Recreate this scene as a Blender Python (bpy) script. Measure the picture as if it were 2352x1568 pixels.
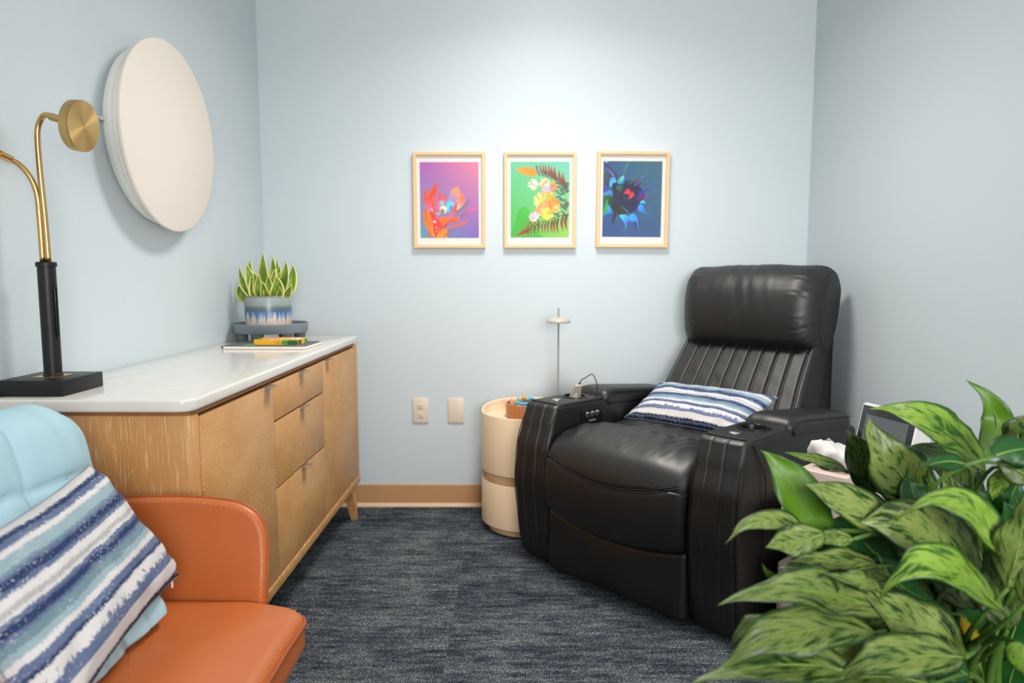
import bpy, bmesh, math, random
from mathutils import Vector, Matrix, noise
random.seed(7)
PI = math.pi
for o in list(bpy.data.objects): bpy.data.objects.remove(o)
scn = bpy.context.scene
COL = scn.collection

# ------------------------------------------------------------------ camera, world, lights, exposure
XL, XR, YB, YF, ZC = -1.153, 1.352, 3.177, -1.3, 2.50
cam_d = bpy.data.cameras.new('camera'); cam = bpy.data.objects.new('camera', cam_d); COL.objects.link(cam)
cam_d.sensor_width = 36.0; cam_d.lens = 24.0; cam_d.clip_start = 0.02
cam.location = (0, 0, 1.10)
cam.rotation_euler = (math.radians(90 - 5.54), 0, math.atan(4/1568))
cam_d.dof.use_dof = True; cam_d.dof.focus_distance = 1.75; cam_d.dof.aperture_fstop = 2.9
scn.camera = cam
W = bpy.data.worlds.new('world'); scn.world = W; W.use_nodes = True
W.node_tree.nodes['Background'].inputs[0].default_value = (0.8, 0.9, 1, 1)
W.node_tree.nodes['Background'].inputs[1].default_value = 0.2
def area(name, loc, sx, sy, power, col, rot=(0,0,0)):
    d = bpy.data.lights.new(name, 'AREA'); d.shape = 'RECTANGLE'; d.size = sx; d.size_y = sy
    d.energy = power; d.color = col
    o = bpy.data.objects.new(name, d); o.location = loc; o.rotation_euler = rot; COL.objects.link(o)
    return o
area('ceiling_panel_light', (0.14, 2.2, ZC-0.03), 0.5, 0.5, 14, (1.0, 0.97, 0.925)).data.spread = math.radians(150)
area('ceiling_panel_light_beam', (0.14, 2.2, ZC-0.032), 0.4, 0.4, 9, (1.0, 0.97, 0.925)).data.spread = math.radians(120)
area('recessed_spot_light', (0.14, 2.66, ZC-0.03), 0.16, 0.16, 1.5, (1.0, 0.97, 0.925))
area('added_window_fill', (0.6, YF+0.06, 1.5), 1.2, 1.2, 37, (1.0, 0.98, 0.95), (math.radians(90), 0, 0)).data.spread = math.radians(120)  # soft fill lamp added behind the camera, no window known there
scn.view_settings.view_transform = 'Standard'
scn.view_settings.look = 'None'
scn.view_settings.gamma = 1
scn.view_settings.exposure = 0.03
scn.view_settings.use_curve_mapping = False

# ------------------------------------------------------------------ materials
def lin(c):
    if isinstance(c, str):
        c = tuple(int(c[i:i+2], 16) for i in (0, 2, 4))
    r = []
    for v in c[:3]:
        v = v/255.0
        r.append(v/12.92 if v <= 0.04045 else ((v+0.055)/1.055)**2.4)
    return (r[0], r[1], r[2], 1)
class NT:
    def __init__(s, name):
        s.m = bpy.data.materials.new(name); s.m.use_nodes = True
        s.t = s.m.node_tree; s.n = s.t.nodes; s.l = s.t.links
        s.b = s.n['Principled BSDF']; s.out = s.n['Material Output']
    def new(s, typ, **kw):
        n = s.n.new(typ)
        for k, v in kw.items():
            if k.startswith('i_'):
                key = k[2:].replace('_', ' ')
                n.inputs[key].default_value = v
            else: setattr(n, k, v)
        return n
    def link(s, a, b): s.l.new(a, b)
    def coord(s, kind='Object', scale=(1,1,1), rot=(0,0,0), loc=(0,0,0)):
        tc = s.new('ShaderNodeTexCoord'); mp = s.new('ShaderNodeMapping')
        mp.inputs['Scale'].default_value = scale; mp.inputs['Rotation'].default_value = rot; mp.inputs['Location'].default_value = loc
        s.link(tc.outputs[kind], mp.inputs[0]); return mp.outputs[0]
    def noise(s, vec, scale, detail=3, rough=0.5, dist=0):
        n = s.new('ShaderNodeTexNoise'); n.inputs['Scale'].default_value = scale; n.inputs['Detail'].default_value = detail
        n.inputs['Roughness'].default_value = rough; n.inputs['Distortion'].default_value = dist
        s.link(vec, n.inputs['Vector']); return n.outputs['Fac']
    def ramp(s, fac, stops, interp='LINEAR'):
        r = s.new('ShaderNodeValToRGB'); cr = r.color_ramp; cr.interpolation = interp
        while len(cr.elements) > 1: cr.elements.remove(cr.elements[-1])
        cr.elements[0].position = stops[0][0]; cr.elements[0].color = stops[0][1]
        for p, c in stops[1:]:
            e = cr.elements.new(p); e.color = c
        s.link(fac, r.inputs[0]); return r.outputs[0]
    def mix(s, fac, a, b, mode='MIX'):
        m = s.new('ShaderNodeMix', data_type='RGBA', blend_type=mode)
        for sock, v in ((m.inputs[0], fac), (m.inputs[6], a), (m.inputs[7], b)):
            if hasattr(v, 'is_linked') or hasattr(v, 'links'): s.link(v, sock)
            else: sock.default_value = v
        return m.outputs[2]
    def math(s, op, a, b=0.0, c=0.0):
        m = s.new('ShaderNodeMath', operation=op)
        for i, v in enumerate((a, b, c)):
            if hasattr(v, 'links'): s.link(v, m.inputs[i])
            else: m.inputs[i].default_value = v
        return m.outputs[0]
    def bump(s, h, strength=0.2, dist=0.001):
        b = s.new('ShaderNodeBump'); b.inputs['Strength'].default_value = strength; b.inputs['Distance'].default_value = dist
        s.link(h, b.inputs['Height']); s.link(b.outputs[0], s.b.inputs['Normal']); return b
    def set(s, **kw):
        for k, v in kw.items():
            key = k.replace('_', ' ')
            if hasattr(v, 'links'): s.link(v, s.b.inputs[key])
            else: s.b.inputs[key].default_value = v
        return s
BK = (0,0,0,1); WH = (1,1,1,1)
def plain(name, col, rough=0.5, metal=0.0, bump=0.0, bscale=300, var=0.0, spec=0.5):
    n = NT(name); c = lin(col)
    v = n.coord()
    if var > 0:
        f = n.noise(v, 3.0, 4)
        n.set(Base_Color=n.mix(f, tuple(x*(1-var) for x in c[:3])+(1,), tuple(min(1, x*(1+var)) for x in c[:3])+(1,)))
    else: n.set(Base_Color=c)
    n.set(Roughness=rough, Metallic=metal); n.b.inputs['Specular IOR Level'].default_value = spec
    if bump > 0: n.bump(n.noise(v, bscale, 3), bump, 0.0006)
    return n.m
def gray(v): return (v, v, v, 1)
def m_wall(name):
    n = NT(name); v = n.coord()
    n.set(Base_Color=lin('C9D3D8'), Roughness=0.5); n.b.inputs['Specular IOR Level'].default_value = 0.4
    n.bump(n.noise(v, 190, 4, 0.6), 0.14, 0.0008); return n.m
def m_carpet():
    n = NT('carpet_loop'); v = n.coord()
    sx = n.new('ShaderNodeSeparateXYZ'); n.link(v, sx.inputs[0])
    ti = n.math('FLOOR', n.math('DIVIDE', n.math('ADD', sx.outputs[0], 0.475+5), 0.48))
    tj = n.math('FLOOR', n.math('DIVIDE', n.math('ADD', sx.outputs[1], n.math('MULTIPLY', ti, 0.24)), 0.48))
    cb = n.new('ShaderNodeCombineXYZ'); n.link(ti, cb.inputs[0]); n.link(tj, cb.inputs[1])
    wn = n.new('ShaderNodeTexWhiteNoise', noise_dimensions='3D'); n.link(cb.outputs[0], wn.inputs['Vector'])
    off = n.new('ShaderNodeVectorMath', operation='ADD'); n.link(v, off.inputs[0]); n.link(wn.outputs['Color'], off.inputs[1])
    def st(scale, sc, det):
        mp = n.new('ShaderNodeMapping'); mp.inputs['Scale'].default_value = sc; n.link(off.outputs[0], mp.inputs[0])
        return n.noise(mp.outputs[0], scale, det, 0.65)
    streak = st(1.0, (9, 60, 1), 6)
    patch = st(1.0, (6, 14, 1), 5)
    mp = n.new('ShaderNodeMapping'); mp.inputs['Scale'].default_value = (150, 260, 1); n.link(v, mp.inputs[0])
    vo = n.new('ShaderNodeTexVoronoi'); vo.inputs['Scale'].default_value = 1.0; vo.inputs['Randomness'].default_value = 0.55
    n.link(mp.outputs[0], vo.inputs['Vector'])
    loop = n.ramp(vo.outputs['Distance'], [(0.1, gray(1)), (0.6, gray(0.0))])
    a = n.math('ADD', n.math('MULTIPLY', streak, 0.6), n.math('MULTIPLY', patch, 0.5))
    a = n.math('ADD', a, n.math('MULTIPLY', n.math('SUBTRACT', wn.outputs['Value'], 0.5), 0.05))
    base = n.ramp(a, [(0.38, lin('2A3039')), (0.50, lin('4A515B')), (0.58, lin('636A70')), (0.70, lin('81878A'))])
    wn2 = n.new('ShaderNodeTexWhiteNoise', noise_dimensions='3D'); n.link(vo.outputs['Position'], wn2.inputs['Vector'])
    lp = n.math('MULTIPLY', loop, n.math('ADD', 0.3, wn2.outputs['Value']))
    dark = n.mix(1.0, base, gray(0.32), 'MULTIPLY')
    lite = n.mix(1.0, base, gray(2.0), 'MULTIPLY')
    n.set(Base_Color=n.mix(lp, dark, lite), Roughness=0.95); n.b.inputs['Specular IOR Level'].default_value = 0.1
    n.bump(loop, 0.8, 0.002)
    # fine seam between tiles
    return n.m
def m_oak(name, mode):
    # mode 'door': cathedral grain running along y; 'side': upright grain
    n = NT(name)
    if mode == 'door': v = n.coord(scale=(1.0, 0.55, 1.0))
    elif mode == 'side': v = n.coord(scale=(1.0, 1.0, 0.05))
    else: v = n.coord(scale=(1.0, 0.15, 1.0))
    if mode == 'door':
        big = n.noise(v, 2.6, 2, 0.45)
        sp = n.new('ShaderNodeSeparateXYZ'); n.link(v, sp.inputs[0])
        h = n.math('ADD', n.math('MULTIPLY', sp.outputs[2], 1.0), n.math('ADD', n.math('MULTIPLY', big, 0.46), n.math('MULTIPLY', sp.outputs[1], -0.10)))
        f = n.math('FRACT', n.math('MULTIPLY', h, 125.0))
        dash = n.noise(n.coord(scale=(1, 10, 60)), 5.0, 3, 0.6)
        wig = n.noise(n.coord(scale=(1, 30, 120)), 3.0, 2, 0.6)
        f2 = n.math('FRACT', n.math('ADD', n.math('MULTIPLY', h, 125.0), n.math('MULTIPLY', wig, 0.8)))
        line = n.ramp(f2, [(0.0, gray(0)), (0.15, gray(1)), (0.32, gray(0)), (1.0, gray(0))])
        ln = n.math('MULTIPLY', line, n.ramp(dash, [(0.44, gray(0)), (0.60, gray(1))]))
    else:
        a = n.noise(v, 300 if mode == 'side' else 160, 3, 0.6, 0.3)
        ln = n.ramp(a, [(0.51, gray(0)), (0.60, gray(1))])
        brk = n.noise(n.coord(scale=(20, 20, 4)), 4, 2)
        ln = n.math('MULTIPLY', ln, n.ramp(brk, [(0.40, gray(0.15)), (0.6, gray(1))]))
    tone = n.noise(v, 7, 4, 0.6)
    base = n.ramp(tone, [(0.3, lin('B9844A')), (0.5, lin('C59159')), (0.7, lin('CE9C66'))])
    n.set(Base_Color=n.mix(n.math('MULTIPLY', ln, 0.62), base, lin('E6C694')), Roughness=0.45)
    n.bump(ln, 0.15, 0.0005); return n.m
def m_quartz():
    n = NT('white_quartz'); v = n.coord()
    f = n.noise(v, 9, 6, 0.7, 1.2); sp = n.noise(n.coord(scale=(1, 2.2, 1)), 60, 2)
    base = n.ramp(f, [(0.35, lin('DBD7D0')), (0.55, lin('DFDBD4'))])
    fl = n.ramp(sp, [(0.70, gray(0)), (0.76, gray(1))])
    n.set(Base_Color=n.mix(n.math('MULTIPLY', fl, 0.55), base, lin('9A958F')), Roughness=0.13); return n.m
def m_leather(name, col, rough, bs=420, tint=None, wr=0.25):
    n = NT(name); v = n.coord()
    g = n.noise(v, bs, 3, 0.6); w = n.noise(v, 26, 4, 0.55, 0.6)
    h = n.math('ADD', n.math('MULTIPLY', g, 0.35), n.math('MULTIPLY', w, 1.2))
    c = lin(col)
    n.set(Base_Color=n.mix(n.noise(v, 5, 3), tuple(x*0.9 for x in c[:3])+(1,), tuple(x*1.1 for x in c[:3])+(1,)), Roughness=rough)
    n.bump(h, wr, 0.0015)
    n.b.inputs['Specular IOR Level'].default_value = 0.75 if tint else 0.5
    if tint: n.b.inputs['Specular Tint'].default_value = lin(tint)
    return n.m
def m_stripe():
    n = NT('striped_woven_cotton')
    uv = n.new('ShaderNodeTexCoord').outputs['UV']
    sp = n.new('ShaderNodeSeparateXYZ'); n.link(uv, sp.inputs[0])
    def nz(sx, sy, scale, det, r=0.6):
        mp = n.new('ShaderNodeMapping'); mp.inputs['Scale'].default_value = (sx, sy, 1); n.link(uv, mp.inputs[0])
        return n.noise(mp.outputs[0], scale, det, r)
    wob = n.math('MULTIPLY', n.math('SUBTRACT', nz(1, 0.6, 5, 3), 0.5), 0.045)
    fr = n.math('MULTIPLY', n.math('SUBTRACT', nz(2.4, 0.8, 60, 4, 0.8), 0.5), 0.085)
    v = n.math('ADD', sp.outputs[1], n.math('ADD', wob, fr))
    Wt, Wp, Gy = lin('DAD5D4'), lin('D2C9C7'), lin('B2AFAE')
    Nv, Sl, Te, Pt, Dk = lin('2A3B62'), lin('626F90'), lin('728D98'), lin('97ADB6'), lin('20263A')
    st = [(0.0, Wt), (0.045, Nv), (0.075, Sl), (0.115, Wt), (0.15, Pt), (0.215, Te), (0.235, Sl), (0.255, Nv), (0.30, Sl), (0.325, Wt),
          (0.375, Gy), (0.405, Wt), (0.425, Sl), (0.45, Nv), (0.49, Sl), (0.51, Te), (0.56, Pt), (0.60, Wt), (0.64, Sl), (0.685, Nv), (0.71, Wt),
          (0.75, Wt), (0.795, Sl), (0.835, Wp), (0.90, Wt), (0.945, Dk), (0.965, Sl), (0.98, Dk)]
    col = n.ramp(v, st, 'CONSTANT')
    bm_ = n.math('GREATER_THAN', n.math('ADD', nz(2.4, 0.9, 15, 5, 0.78), n.math('MULTIPLY', n.math('SUBTRACT', sp.outputs[1], 0.79), 2.6)), 0.50)
    bm_ = n.math('MULTIPLY', bm_, n.math('MULTIPLY', n.math('GREATER_THAN', sp.outputs[1], 0.72), n.math('LESS_THAN', sp.outputs[1], 0.86)))
    col = n.mix(bm_, col, Sl)
    spk = nz(1.6, 1.0, 70, 3, 0.6); zone = nz(1, 0.9, 4.0, 2)
    s = n.math('MULTIPLY', n.ramp(spk, [(0.605, gray(0)), (0.63, gray(1))]), n.ramp(zone, [(0.42, gray(0)), (0.54, gray(1))]))
    col = n.mix(n.math('MULTIPLY', s, 0.85), col, lin('DDD9D8'))
    wv = n.new('ShaderNodeTexWave', wave_type='BANDS', bands_direction='Y'); wv.inputs['Scale'].default_value = 55; n.link(uv, wv.inputs['Vector'])
    n.set(Base_Color=n.mix(0.06, col, wv.outputs['Color'], 'MULTIPLY'), Roughness=0.85)
    n.bump(n.noise(n.coord(), 500, 2), 0.25, 0.0006); n.b.inputs['Specular IOR Level'].default_value = 0.2
    return n.m
def m_varieg(name, dark, light, pale, plainleaf=False):
    n = NT(name)
    uv = n.new('ShaderNodeTexCoord').outputs['UV']
    sp = n.new('ShaderNodeSeparateXYZ'); n.link(uv, sp.inputs[0])
    mid = n.math('ABSOLUTE', n.math('SUBTRACT', sp.outputs[0], 0.5))
    if plainleaf:
        c = n.ramp(n.math('ADD', mid, n.math('MULTIPLY', n.noise(n.coord(), 20, 3), 0.05)), [(0.0, lin(pale)), (0.03, lin(light)), (0.30, lin(light)), (0.5, lin(dark))])
    else:
        # blotches run obliquely from the midrib
        cb = n.new('ShaderNodeCombineXYZ')
        n.link(n.math('MULTIPLY', mid, 3.6), cb.inputs[0]); n.link(n.math('SUBTRACT', n.math('MULTIPLY', sp.outputs[1], 6.0), n.math('MULTIPLY', mid, 5.5)), cb.inputs[1])
        n.link(n.math('ADD', sp.outputs[2], n.math('MULTIPLY', n.math('GREATER_THAN', sp.outputs[0], 0.5), 7.0)), cb.inputs[2])
        oi = n.new('ShaderNodeTexCoord'); ob = n.noise(oi.outputs['Object'], 9, 1)
        n1 = n.noise(cb.outputs[0], 1.25, 5, 0.66)
        n1 = n.math('ADD', n1, n.math('MULTIPLY', n.math('SUBTRACT', ob, 0.5), 0.45))
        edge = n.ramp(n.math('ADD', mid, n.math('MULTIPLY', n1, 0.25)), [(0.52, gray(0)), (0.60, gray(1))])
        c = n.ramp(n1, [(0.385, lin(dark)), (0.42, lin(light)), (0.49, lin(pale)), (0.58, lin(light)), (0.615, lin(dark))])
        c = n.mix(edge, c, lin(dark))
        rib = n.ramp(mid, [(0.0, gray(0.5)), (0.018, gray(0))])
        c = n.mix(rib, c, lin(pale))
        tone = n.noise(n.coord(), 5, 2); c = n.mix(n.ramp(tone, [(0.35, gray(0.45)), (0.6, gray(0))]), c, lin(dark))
        c = n.mix(n.ramp(n.math('ADD', sp.outputs[1], n.math('MULTIPLY', ob, 0.06)), [(1.0, gray(0)), (1.012, gray(0.8))]), c, lin('B5641E'))
    n.set(Base_Color=c, Roughness=0.42)
    tr = n.new('ShaderNodeBsdfTranslucent'); n.link(c, tr.inputs[0])
    mx = n.new('ShaderNodeMixShader'); mx.inputs[0].default_value = 0.28
    n.link(n.b.outputs[0], mx.inputs[1]); n.link(tr.outputs[0], mx.inputs[2]); n.link(mx.outputs[0], n.out.inputs[0])
    n.bump(n.noise(n.coord(), 34, 3), 0.35, 0.005)
    return n.m
def m_snake():
    n = NT('snake_plant_leaf')
    uv = n.new('ShaderNodeTexCoord').outputs['UV']
    sp = n.new('ShaderNodeSeparateXYZ'); n.link(uv, sp.inputs[0])
    mid = n.math('ABSOLUTE', n.math('SUBTRACT', sp.outputs[0], 0.5))
    f = n.noise(n.coord(scale=(1, 1, 0.5)), 45, 3)
    g = n.ramp(f, [(0.35, lin('4E741E')), (0.65, lin('86A42E'))])
    n.set(Base_Color=n.mix(n.ramp(mid, [(0.37, gray(0)), (0.40, gray(1))]), g, lin('E9DF86')), Roughness=0.4)
    return n.m
def m_pot():
    n = NT('drip_glazed_stoneware'); 
    tc = n.new('ShaderNodeTexCoord'); sp = n.new('ShaderNodeSeparateXYZ'); n.link(tc.outputs['Object'], sp.inputs[0])
    ang = n.math('ARCTAN2', sp.outputs[1], sp.outputs[0])
    cb = n.new('ShaderNodeCombineXYZ'); n.link(n.math('MULTIPLY', ang, 1.0), cb.inputs[0])
    d = n.noise(cb.outputs[0], 5.5, 2, 0.5)
    d = n.ramp(d, [(0.35, gray(0)), (0.65, gray(1))])
    z = n.math('SUBTRACT', n.math('DIVIDE', sp.outputs[2], 0.140), n.math('MULTIPLY', d, -0.0))
    zz = n.math('ADD', z, n.math('MULTIPLY', n.math('SUBTRACT', d, 0.5), n.math('MULTIPLY', n.math('LESS_THAN', z, 0.55), 0.30)))
    zz = n.math('ADD', zz, n.math('MULTIPLY', n.math('SUBTRACT', n.noise(tc.outputs['Object'], 160, 3), 0.5), 0.10))
    c = n.ramp(zz, [(0.0, lin('DDCBBC')), (0.34, lin('DDCBBC')), (0.36, lin('AEB0A0')), (0.40, lin('8E9DB4')), (0.46, lin('7C97BE')), (0.515, lin('3C74B8')), (0.57, lin('48667C')),
                    (0.66, lin('5F6A66')), (0.74, lin('8B9795')), (0.93, lin('93A0A2')), (0.99, lin('7A7464'))])
    n.set(Base_Color=c, Roughness=0.3); return n.m
def m_grad(name, cx, cz, c00, c10, c01, c11):
    # bilinear printed background over generated coords
    n = NT(name); tc = n.new('ShaderNodeTexCoord'); sp = n.new('ShaderNodeSeparateXYZ'); n.link(tc.outputs['Generated'], sp.inputs[0])
    a = n.mix(sp.outputs[0], lin(c00), lin(c10)); b = n.mix(sp.outputs[0], lin(c01), lin(c11))
    gm = n.new('ShaderNodeGamma'); gm.inputs[1].default_value = 1.4; n.link(n.mix(sp.outputs[2], a, b), gm.inputs[0]); n.set(Base_Color=gm.outputs[0], Roughness=0.6); return n.m
def m_vcol(name, rough=0.6):
    n = NT(name); a = n.new('ShaderNodeAttribute', attribute_name='ink'); gm = n.new('ShaderNodeGamma'); gm.inputs[1].default_value = 1.4; n.link(a.outputs['Color'], gm.inputs[0]); n.set(Base_Color=gm.outputs[0], Roughness=rough); return n.m
def m_glass():
    n = NT('picture_glass'); t = n.new('ShaderNodeBsdfTransparent'); g = n.new('ShaderNodeBsdfGlossy'); g.inputs['Roughness'].default_value = 0.22
    f = n.new('ShaderNodeLayerWeight'); f.inputs['Blend'].default_value = 0.12; mx = n.new('ShaderNodeMixShader')
    n.link(n.math('MULTIPLY', n.math('ADD', f.outputs['Fresnel'], 0.0), 0.14), mx.inputs[0]); n.link(t.outputs[0], mx.inputs[1]); n.link(g.outputs[0], mx.inputs[2]); n.link(mx.outputs[0], n.out.inputs[0]); return n.m
def m_brass(radial=False):
    n = NT('brushed_brass_spun' if radial else 'brushed_brass')
    n.set(Base_Color=lin('D0AD74'), Metallic=1.0, Roughness=0.30)
    if radial:
        tc = n.new('ShaderNodeTexCoord'); sp = n.new('ShaderNodeSeparateXYZ'); n.link(tc.outputs['Object'], sp.inputs[0])
        tg = n.new('ShaderNodeTangent', direction_type='RADIAL', axis='Z'); n.link(tg.outputs[0], n.b.inputs['Tangent'])
        n.set(Anisotropic=0.85, Roughness=0.33)
    return n.m
def m_wood_strips():
    n = NT('acacia_wood'); tc = n.new('ShaderNodeTexCoord'); sp = n.new('ShaderNodeSeparateXYZ'); n.link(tc.outputs['Object'], sp.inputs[0])
    ang = n.math('FLOOR', n.math('MULTIPLY', n.math('ARCTAN2', sp.outputs[1], sp.outputs[0]), 2.6))
    wn = n.new('ShaderNodeTexWhiteNoise', noise_dimensions='1D'); n.link(ang, wn.inputs['W'])
    g = n.noise(n.coord(scale=(1, 1, 0.2)), 60, 3)
    c = n.ramp(n.math('ADD', n.math('MULTIPLY', wn.outputs['Value'], 0.7), n.math('MULTIPLY', g, 0.3)), [(0.15, lin('7E4826')), (0.45, lin('A86A3A')), (0.8, lin('C08858'))])
    n.set(Base_Color=c, Roughness=0.4); return n.m
def m_emit(name, col, s):
    n = NT(name); n.set(Base_Color=BK); n.b.inputs['Emission Color'].default_value = lin(col); n.b.inputs['Emission Strength'].default_value = s; return n.m

M = dict(
    wall=m_wall('pale_blue_wall_paint'), ceil=plain('white_ceiling', 'F2F1EC', 0.9, bump=0.2, bscale=90), carpet=m_carpet(),
    base=plain('tan_vinyl_base', 'BE8F62', 0.5, var=0.03), toe=plain('tan_vinyl_toe_highlight', 'D9B899', 0.4),  # toe is the same vinyl, with its highlight put into the colour
    oakd=m_oak('cerused_oak_door', 'door'), oaks=m_oak('cerused_oak_upright', 'side'), oakr=m_oak('cerused_oak_rail', 'rail'),
    quartz=m_quartz(), gap=plain('gap_shade', '1B130C', 0.9), nickel=plain('brushed_bronze_nickel', 'B9A890', 0.38, 0.85),
    blk=m_leather('black_leather', '0D0D0E', 0.47, 500, 'FFFDFA', 0.18), blk2=m_leather('black_leather_side', '0F0F10', 0.52, 600, None, 0.10),
    stitch=plain('grey_brown_thread', '4E4843', 0.7), bplast=plain('black_plastic', '0D0D0D', 0.3), bring=plain('black_satin_metal', '161514', 0.28, 0.4),
    chrome=plain('satin_chrome', 'D0D0CE', 0.18, 1.0), champ=plain('champagne_plastic', 'A89F92', 0.3, 0.5),
    org=m_leather('tan_orange_leather', 'BC6430', 0.42, 380, None, 0.14), orgp=plain('orange_piping', 'A04E22', 0.5), orgs=plain('orange_thread', 'E0925A', 0.6),
    blanket=plain('pale_blue_quilt', 'AACBD5', 0.75, bump=0.1, bscale=500), stripe=m_stripe(),
    cream=plain('cream_plastic', 'EDD3B2', 0.35), creamd=plain('cream_plastic_inner', 'E2C596', 0.4),
    white=plain('white_fabric_panel', 'E4DACF', 0.9, bump=0.3, bscale=900), whitep=plain('white_plastic', 'E6E4E0', 0.35), whitem=plain('white_painted_metal', 'DCDCD8', 0.4),
    lampg=plain('warm_grey_enamel', '9F998E', 0.3), brass=m_brass(), brassr=m_brass(True), lblk=plain('matte_black_metal', '1D1C1C', 0.42, 0.3),
    trayg=plain('slate_grey_tray', '78828A', 0.55), trayf=plain('slate_grey_feet', '5F676E', 0.55), pot=m_pot(), soil=plain('dark_soil', '2A2018', 1.0, bump=1, bscale=120), snake=m_snake(),
    paper=plain('white_paper', 'EDEBE6', 0.8), cover=plain('dark_grey_cover', '5C5B58', 0.6), kraft=plain('kraft_back_board', 'A87B4C', 0.8),
    yel=plain('yellow_card', 'F2B21C', 0.45), grn=plain('green_card', '1E9A3C', 0.45), dgrn=plain('dark_green_card', '1C5E34', 0.45), pink=plain('pink_ink', 'D85A9A', 0.5), whi=plain('white_ink', 'EFEDE8', 0.5),
    frame=plain('pale_maple', 'E6BE8E', 0.5, var=0.06), mat=plain('white_mat_board', 'DFDAD5', 0.85), ink=m_vcol('printed_ink'), glass=m_glass(),
    plate=plain('almond_plastic', 'DFD0C0', 0.35), slot=plain('dark_slot', '5A4A38', 0.6),
    acacia=m_wood_strips(), pinkw=plain('blush_white_plastic', 'DCC8BC', 0.4), tissue=plain('tissue_paper', 'DDD8D3', 0.9), 
    tabw=plain('tablet_white_shell', 'DEDCD8', 0.35), tabb=plain('tablet_black_bezel', '23262A', 0.12), tabs=plain('tablet_dark_screen', '5A5F62', 0.10), cable=plain('black_cable', '111111', 0.45), gcable=plain('grey_cable', '8B847B', 0.5),
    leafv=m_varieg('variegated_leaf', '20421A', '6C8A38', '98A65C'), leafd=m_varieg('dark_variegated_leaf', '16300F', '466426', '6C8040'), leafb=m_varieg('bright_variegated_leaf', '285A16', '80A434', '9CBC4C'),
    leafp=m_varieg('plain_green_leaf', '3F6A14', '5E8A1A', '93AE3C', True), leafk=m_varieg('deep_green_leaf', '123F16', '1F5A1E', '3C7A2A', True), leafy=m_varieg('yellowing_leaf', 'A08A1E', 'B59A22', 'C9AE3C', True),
    stem=plain('green_stem', '4C7026', 0.5, var=0.25), rib=plain('leaf_midrib', '6E8C3A', 0.5, var=0.2), plantpot=plain('charcoal_planter', '3A3B3D', 0.5),
    panel=m_emit('ceiling_panel_diffuser', 'FFF6E8', 1.5), black=plain('deep_black', '050505', 0.9),
)

# ------------------------------------------------------------------ builders
def obj(name, bm, m, parent=None, smooth=True, angle=None):
    me = bpy.data.meshes.new(name)
    bmesh.ops.recalc_face_normals(bm, faces=bm.faces[:])
    bm.to_mesh(me); bm.free()
    ms = m if isinstance(m, (list, tuple)) else [m]
    for x in ms: me.materials.append(x)
    for p in me.polygons: p.use_smooth = smooth
    if smooth and angle is not None: me.set_sharp_from_angle(angle=math.radians(angle))
    o = bpy.data.objects.new(name, me); COL.objects.link(o)
    if parent is not None: o.parent = parent
    return o
def thing(name, label, cat, loc=(0,0,0), rz=0, group=None):
    o = bpy.data.objects.new(name, None); COL.objects.link(o); o.empty_display_size = 0.05
    o.location = loc; o.rotation_euler = (0, 0, rz); o['label'] = label; o['category'] = cat
    if group: o['group'] = group
    return o
def tag(o, label, cat, group=None):
    o['label'] = label; o['category'] = cat
    if group: o['group'] = group
    return o
def struct(name, bm, m, angle=30):
    o = obj(name, bm, m, None, True, angle); o['kind'] = 'structure'; return o
def BM(): return bmesh.new()
def box(bm, x0, x1, y0, y1, z0, z1, bev=0.0, seg=2, mi=0):
    vs = [bm.verts.new((x, y, z)) for x in (x0, x1) for y in (y0, y1) for z in (z0, z1)]
    idx = [(0,1,3,2), (4,6,7,5), (0,4,5,1), (2,3,7,6), (0,2,6,4), (1,5,7,3)]
    fs = [bm.faces.new([vs[i] for i in f]) for f in idx]
    for f in fs: f.material_index = mi
    if bev > 0:
        es = list({e for f in fs for e in f.edges})
        r = bmesh.ops.bevel(bm, geom=es, offset=bev, segments=seg, affect='EDGES', profile=0.5)
        for f in r['faces']: f.material_index = mi
    return bm
def catmull(pts, n=8, closed=False):
    P = [Vector(p) for p in pts]; out = []; N = len(P)
    rng = range(N) if closed else range(N-1)
    for i in rng:
        p1, p2 = P[i], P[(i+1) % N]
        p0 = P[i-1] if (closed or i > 0) else p1*2-p2
        p3 = P[(i+2) % N] if (closed or i < N-2) else p2*2-p1
        for k in range(n):
            t = k/n
            out.append(0.5*((2*p1)+(p2-p0)*t+(2*p0-5*p1+4*p2-p3)*t*t+(3*p1-p0-3*p2+p3)*t**3))
    if not closed: out.append(P[-1].copy())
    return out
def tube(bm, pts, r, n=8, closed=False, mi=0):
    P = [Vector(p) for p in pts]; N = len(P); rings = []
    rf = r if callable(r) else (lambda t: r)
    prev = None
    for i, p in enumerate(P):
        if closed: d = P[(i+1) % N]-P[i-1]
        else: d = P[min(i+1, N-1)]-P[max(i-1, 0)]
        if d.length < 1e-9: d = Vector((0,0,1))
        d.normalize()
        if prev is None:
            a = Vector((0,0,1)) if abs(d.z) < 0.9 else Vector((1,0,0))
            s = d.cross(a).normalized()
        else:
            s = prev-d*prev.dot(d)
            s = s.normalized() if s.length > 1e-6 else d.orthogonal().normalized()
        prev = s; u = d.cross(s)
        rr = rf(i/max(1, N-1))
        rings.append([bm.verts.new(p+(s*math.cos(2*PI*k/n)+u*math.sin(2*PI*k/n))*rr) for k in range(n)])
    m = N if closed else N-1
    for i in range(m):
        a, b = rings[i], rings[(i+1) % N]
        for k in range(n):
            f = bm.faces.new((a[k], a[(k+1) % n], b[(k+1) % n], b[k])); f.material_index = mi
    if not closed:
        bm.faces.new(rings[0][::-1]).material_index = mi; bm.faces.new(rings[-1]).material_index = mi
    return bm
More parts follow.
